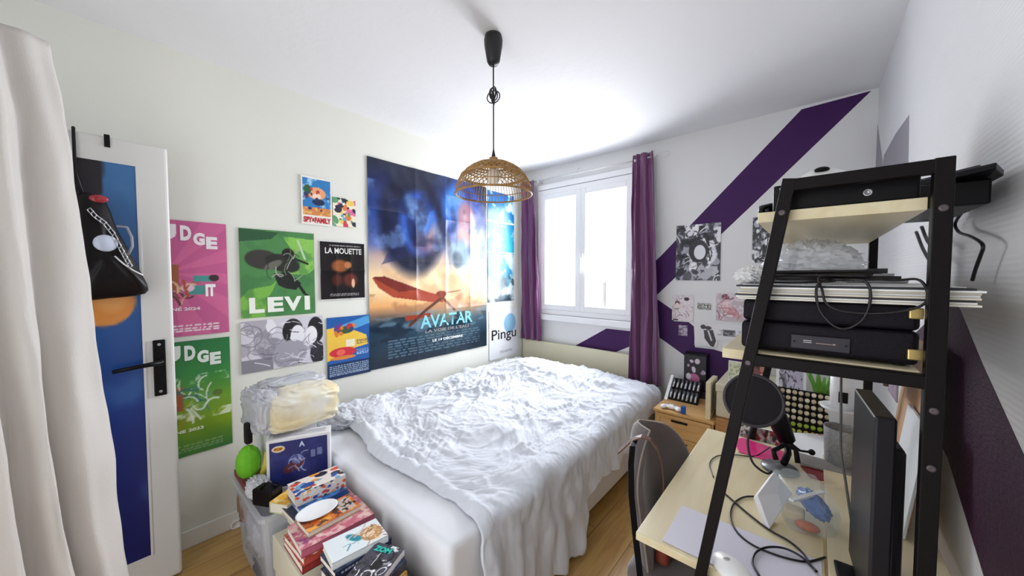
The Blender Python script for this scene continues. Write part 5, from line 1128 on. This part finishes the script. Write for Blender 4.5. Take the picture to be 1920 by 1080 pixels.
# monitor
mon = thing('computer_monitor', 'tall black monitor seen nearly edge on at the rear of the desk', 'monitor', (.11, 1.22, .765))
m0, m1 = Vector((.087, 1.055, 0)), Vector((.100, .865, 0)); dv = (m1 - m0); ln = dv.length; ang = math.atan2(dv.y, dv.x)
Rz = rotm(0, 0, ang); mc_ = (m0 + m1) / 2; nrm = Vector((-math.sin(ang), math.cos(ang), 0))
mb = MB(); mb.box((mc_.x - ln / 2, mc_.y - .016, .790), (mc_.x + ln / 2, mc_.y + .012, 1.155), rot=Rz); mb.build('screen_housing', mat('monitor_plastic', '0d0a12', .4, spec=.3), mon, bevel=.004)
nn = nrm if nrm.x < 0 else -nrm
pc_ = mc_ + nn * .0125; mb = MB(); mb.box((pc_.x - ln / 2 + .010, pc_.y - .0006, .818), (pc_.x + ln / 2 - .010, pc_.y + .0006, 1.145), rot=Rz); mb.build('screen', mat('dark_glass', '07050c', .35, spec=.2), mon)
bk = mc_ - nn * .024; mb = MB(); mb.box((bk.x - ln * .3, bk.y - .012, .84), (bk.x + ln * .3, bk.y + .010, 1.09), rot=Rz); mb.build('rear_bulge', mat('monitor_plastic'), mon, bevel=.008)
mb = MB(); mb.box((bk.x - .025, bk.y - .01, .772), (bk.x + .025, bk.y + .008, .85), rot=Rz); mb.build('stand_neck', m_blackp, mon, bevel=.003)
mb = MB(); mb.box((mc_.x - .075, mc_.y - .04, .7655), (mc_.x + .075, mc_.y + .04, .773), rot=Rz); mb.build('stand_base', m_blackp, mon, bevel=.004)
# boards between monitor and wall
def leaning(name, label, cat, y0, y1, z0, z1, x0, x1, m): # leaning against right wall: bottom x0, top x1
    o = MB().prism([(x0, y0, z0), (x0, y1, z0), (x1, y1, z1), (x1, y0, z1)], (.006, 0, 0)).build(name, m, bevel=.001); tag(o, label, cat); return o
leaning('wooden_drawing_board', 'tan wooden drawing board leaning on the right wall under the shelf', 'board', 1.28, 1.63, .7665, 1.21, .19, .235, wood('tan_board', 'c09468', 'cda47c', 'Z'))
leaning('white_envelope', 'white paper pad leaning before the tan drawing board', 'paper', 1.23, 1.45, .7665, 1.04, .176, .208, mat('white_pad', 'e4e8ec', .6))
cable('hanging_cable', 'grey black cable hanging from the middle shelf down past the pen cup', [tuple(CAM + ray(1577, 705) * .93), tuple(CAM + ray(1577, 780) * .92), tuple(CAM + ray(1577, 845) * .90), tuple(CAM + ray(1585, 900) * .88), tuple(CAM + ray(1594, 960) * .86), tuple(hz(1601, 1010, .768))], .0028, mat('grey_cable', '4c4a48', .4))
br_ = thing('felt_pennant', 'lilac cloth pennant hanging below the middle shelf behind the monitor', 'pennant', (.16, 1.5, 1.0))
cable('pennant_strap', None, [(.17, 1.56, 1.225), (.172, 1.54, 1.15), (.17, 1.50, 1.07)], .006, mat('brown_leather', '5c4434', .5), parent=br_)
mb = MB(); mb.grid(np.array([[(.185, 1.58 - .03 * i, 1.222 - .03 * j - .0 * i) for i in range(6)] for j in range(7)])); mb.build('cloth', mat('lilac_cloth', 'a898a8', .8), br_, smooth=True, solid=.003)

# ------------------------------------------------------------------ chair
m_velvet = mat('grey_brown_velvet', '665c5c', .75, sheen=.5, noise=(6, '5c5254'))
ch = thing('desk_chair', 'grey brown velvet chair with a curved back drawn up to the desk', 'chair', (-.2, 1.25, 0))
p0c, p1c = Vector((-.440, 1.075)), Vector((-.385, 1.455)); dcc = p1c - p0c; wdt = dcc.length; dn = dcc.normalized(); nn2 = Vector((dn.y, -dn.x))  # towards +x
NU, NV = 34, 34; F = []; Bk = []
for j in range(NV):
    v = j / (NV - 1); rf_, rb_ = [], []
    for i in range(NU):
        u = i / (NU - 1) * 2 - 1
        zt = .40 + .458 * v; hw = wdt / 2 * (1 - max(0, (v - .60) / .40) ** 2.2 * .75) * (.88 + .12 * min(1, v * 2))
        th = .026 * math.sqrt(max(0, 1 - abs(u) ** 6)) * (math.sqrt(max(0, 1 - ((v - .85) / .15) ** 2)) if v > .85 else 1) + .003
        cx = p0c + dcc * .5 + dn * u * hw + nn2 * (.07 * u * u - .02 - .05 * (v - .5) ** 2 - .07 * v + .035)
        rf_.append((cx.x + nn2.x * th, cx.y + nn2.y * th, zt)); rb_.append((cx.x - nn2.x * th, cx.y - nn2.y * th, zt))
    F.append(rf_); Bk.append(rb_)
ring = [F[j] + Bk[j][::-1] + [F[j][0]] for j in range(NV)]
mb = MB(); mb.grid(np.array(ring)); 
A = np.array([F[-1], Bk[-1]]); mb.grid(A); mb.grid(np.array([F[0], Bk[0]]))
mb.build('backrest', m_velvet, ch, smooth=True)
mb = MB(); mid = lambda j, i: (Vector(F[j][i]) + Vector(Bk[j][i])) / 2 * 1.0
path = [mid(j, 0) for j in range(NV)] + [mid(NV - 1, i) for i in range(0, NU)] + [mid(j, NU - 1) for j in range(NV - 1, -1, -1)]
mb.tube([Vector(p) for p in path[::1]], .0032, 6); mb.build('piping', mat('pale_piping', 'a89c90', .6), ch, smooth=True)
MB().box((-.44, 1.06, .40), (.02, 1.46, .47)).build('seat', m_velvet, ch, bevel=.03, seg=4, smooth=True)
for (x, y) in ((-.41, 1.09), (-.41, 1.43), (-.02, 1.09), (-.02, 1.43)):
    mb = MB(); mb.tube([(x * 1.0, y, .41), (x + (.02 if x > -.2 else -.03), y, 0)], [.014, .009], 12); mb.build('leg', m_black, ch, smooth=True)
# handbag hanging by its strap over the chair back
hb = thing('brown_handbag', 'brown leather handbag hanging by its strap on the chair back', 'handbag', (-.38, 1.2, .45))
m_lea = mat('brown_leather2', '5c3a2c', .4, noise=(30, '6c4838'))
st = [CAM + ray(px, py) * t for px, py, t in ((1161, 846, 1.26), (1172, 836, 1.22), (1186, 824, 1.19), (1203, 818, 1.17), (1220, 824, 1.16), (1233, 842, 1.15), (1241, 868, 1.15), (1244, 905, 1.15), (1240, 950, 1.15))]
mb = MB(); rings = []
for k, p in enumerate(st):
    d = (st[min(k + 1, len(st) - 1)] - st[max(k - 1, 0)]).normalized(); sd = Vector((-.35, 1, 0)).normalized(); sd = (sd - d * sd.dot(d)).normalized(); nq = d.cross(sd)
    rings.append([mb.V(p + sd * a_ * .012 + nq * b_ * .002) for a_, b_ in ((-1, -1), (1, -1), (1, 1), (-1, 1))])
for A_, B_ in zip(rings[:-1], rings[1:]):
    for j in range(4): mb.F((A_[j], A_[(j + 1) % 4], B_[(j + 1) % 4], B_[j]))
mb.F(rings[0][::-1]); mb.F(rings[-1]); mb.build('strap', m_lea, hb, smooth=False)
MB().box((-.365, 1.12, .475), (-.325, 1.33, .66)).build('bag_body', mat('red_brown_leather', '7c3424', .45), hb, bevel=.012, seg=3)
bs = thing('black_belt', 'long black belt hanging over the outer edge of the chair back', 'belt', (-.45, 1.06, .3))
mb = MB(); st = [CAM + ray(px, py) * t for px, py, t in ((1192, 822, 1.19), (1186, 836, 1.15), (1183, 870, 1.11), (1184, 930, 1.09), (1191, 1000, 1.07), (1199, 1070, 1.05), (1206, 1130, 1.04))]
rings = []
for k, p in enumerate(st): rings.append([mb.V(p + CR * a_ * .009 + CD * b_ * .002) for a_, b_ in ((-1, -1), (1, -1), (1, 1), (-1, 1))])
for A_, B_ in zip(rings[:-1], rings[1:]):
    for j in range(4): mb.F((A_[j], A_[(j + 1) % 4], B_[(j + 1) % 4], B_[j]))
mb.F(rings[0][::-1]); mb.F(rings[-1]); mb.build('belt_strap', m_blackp, bs)
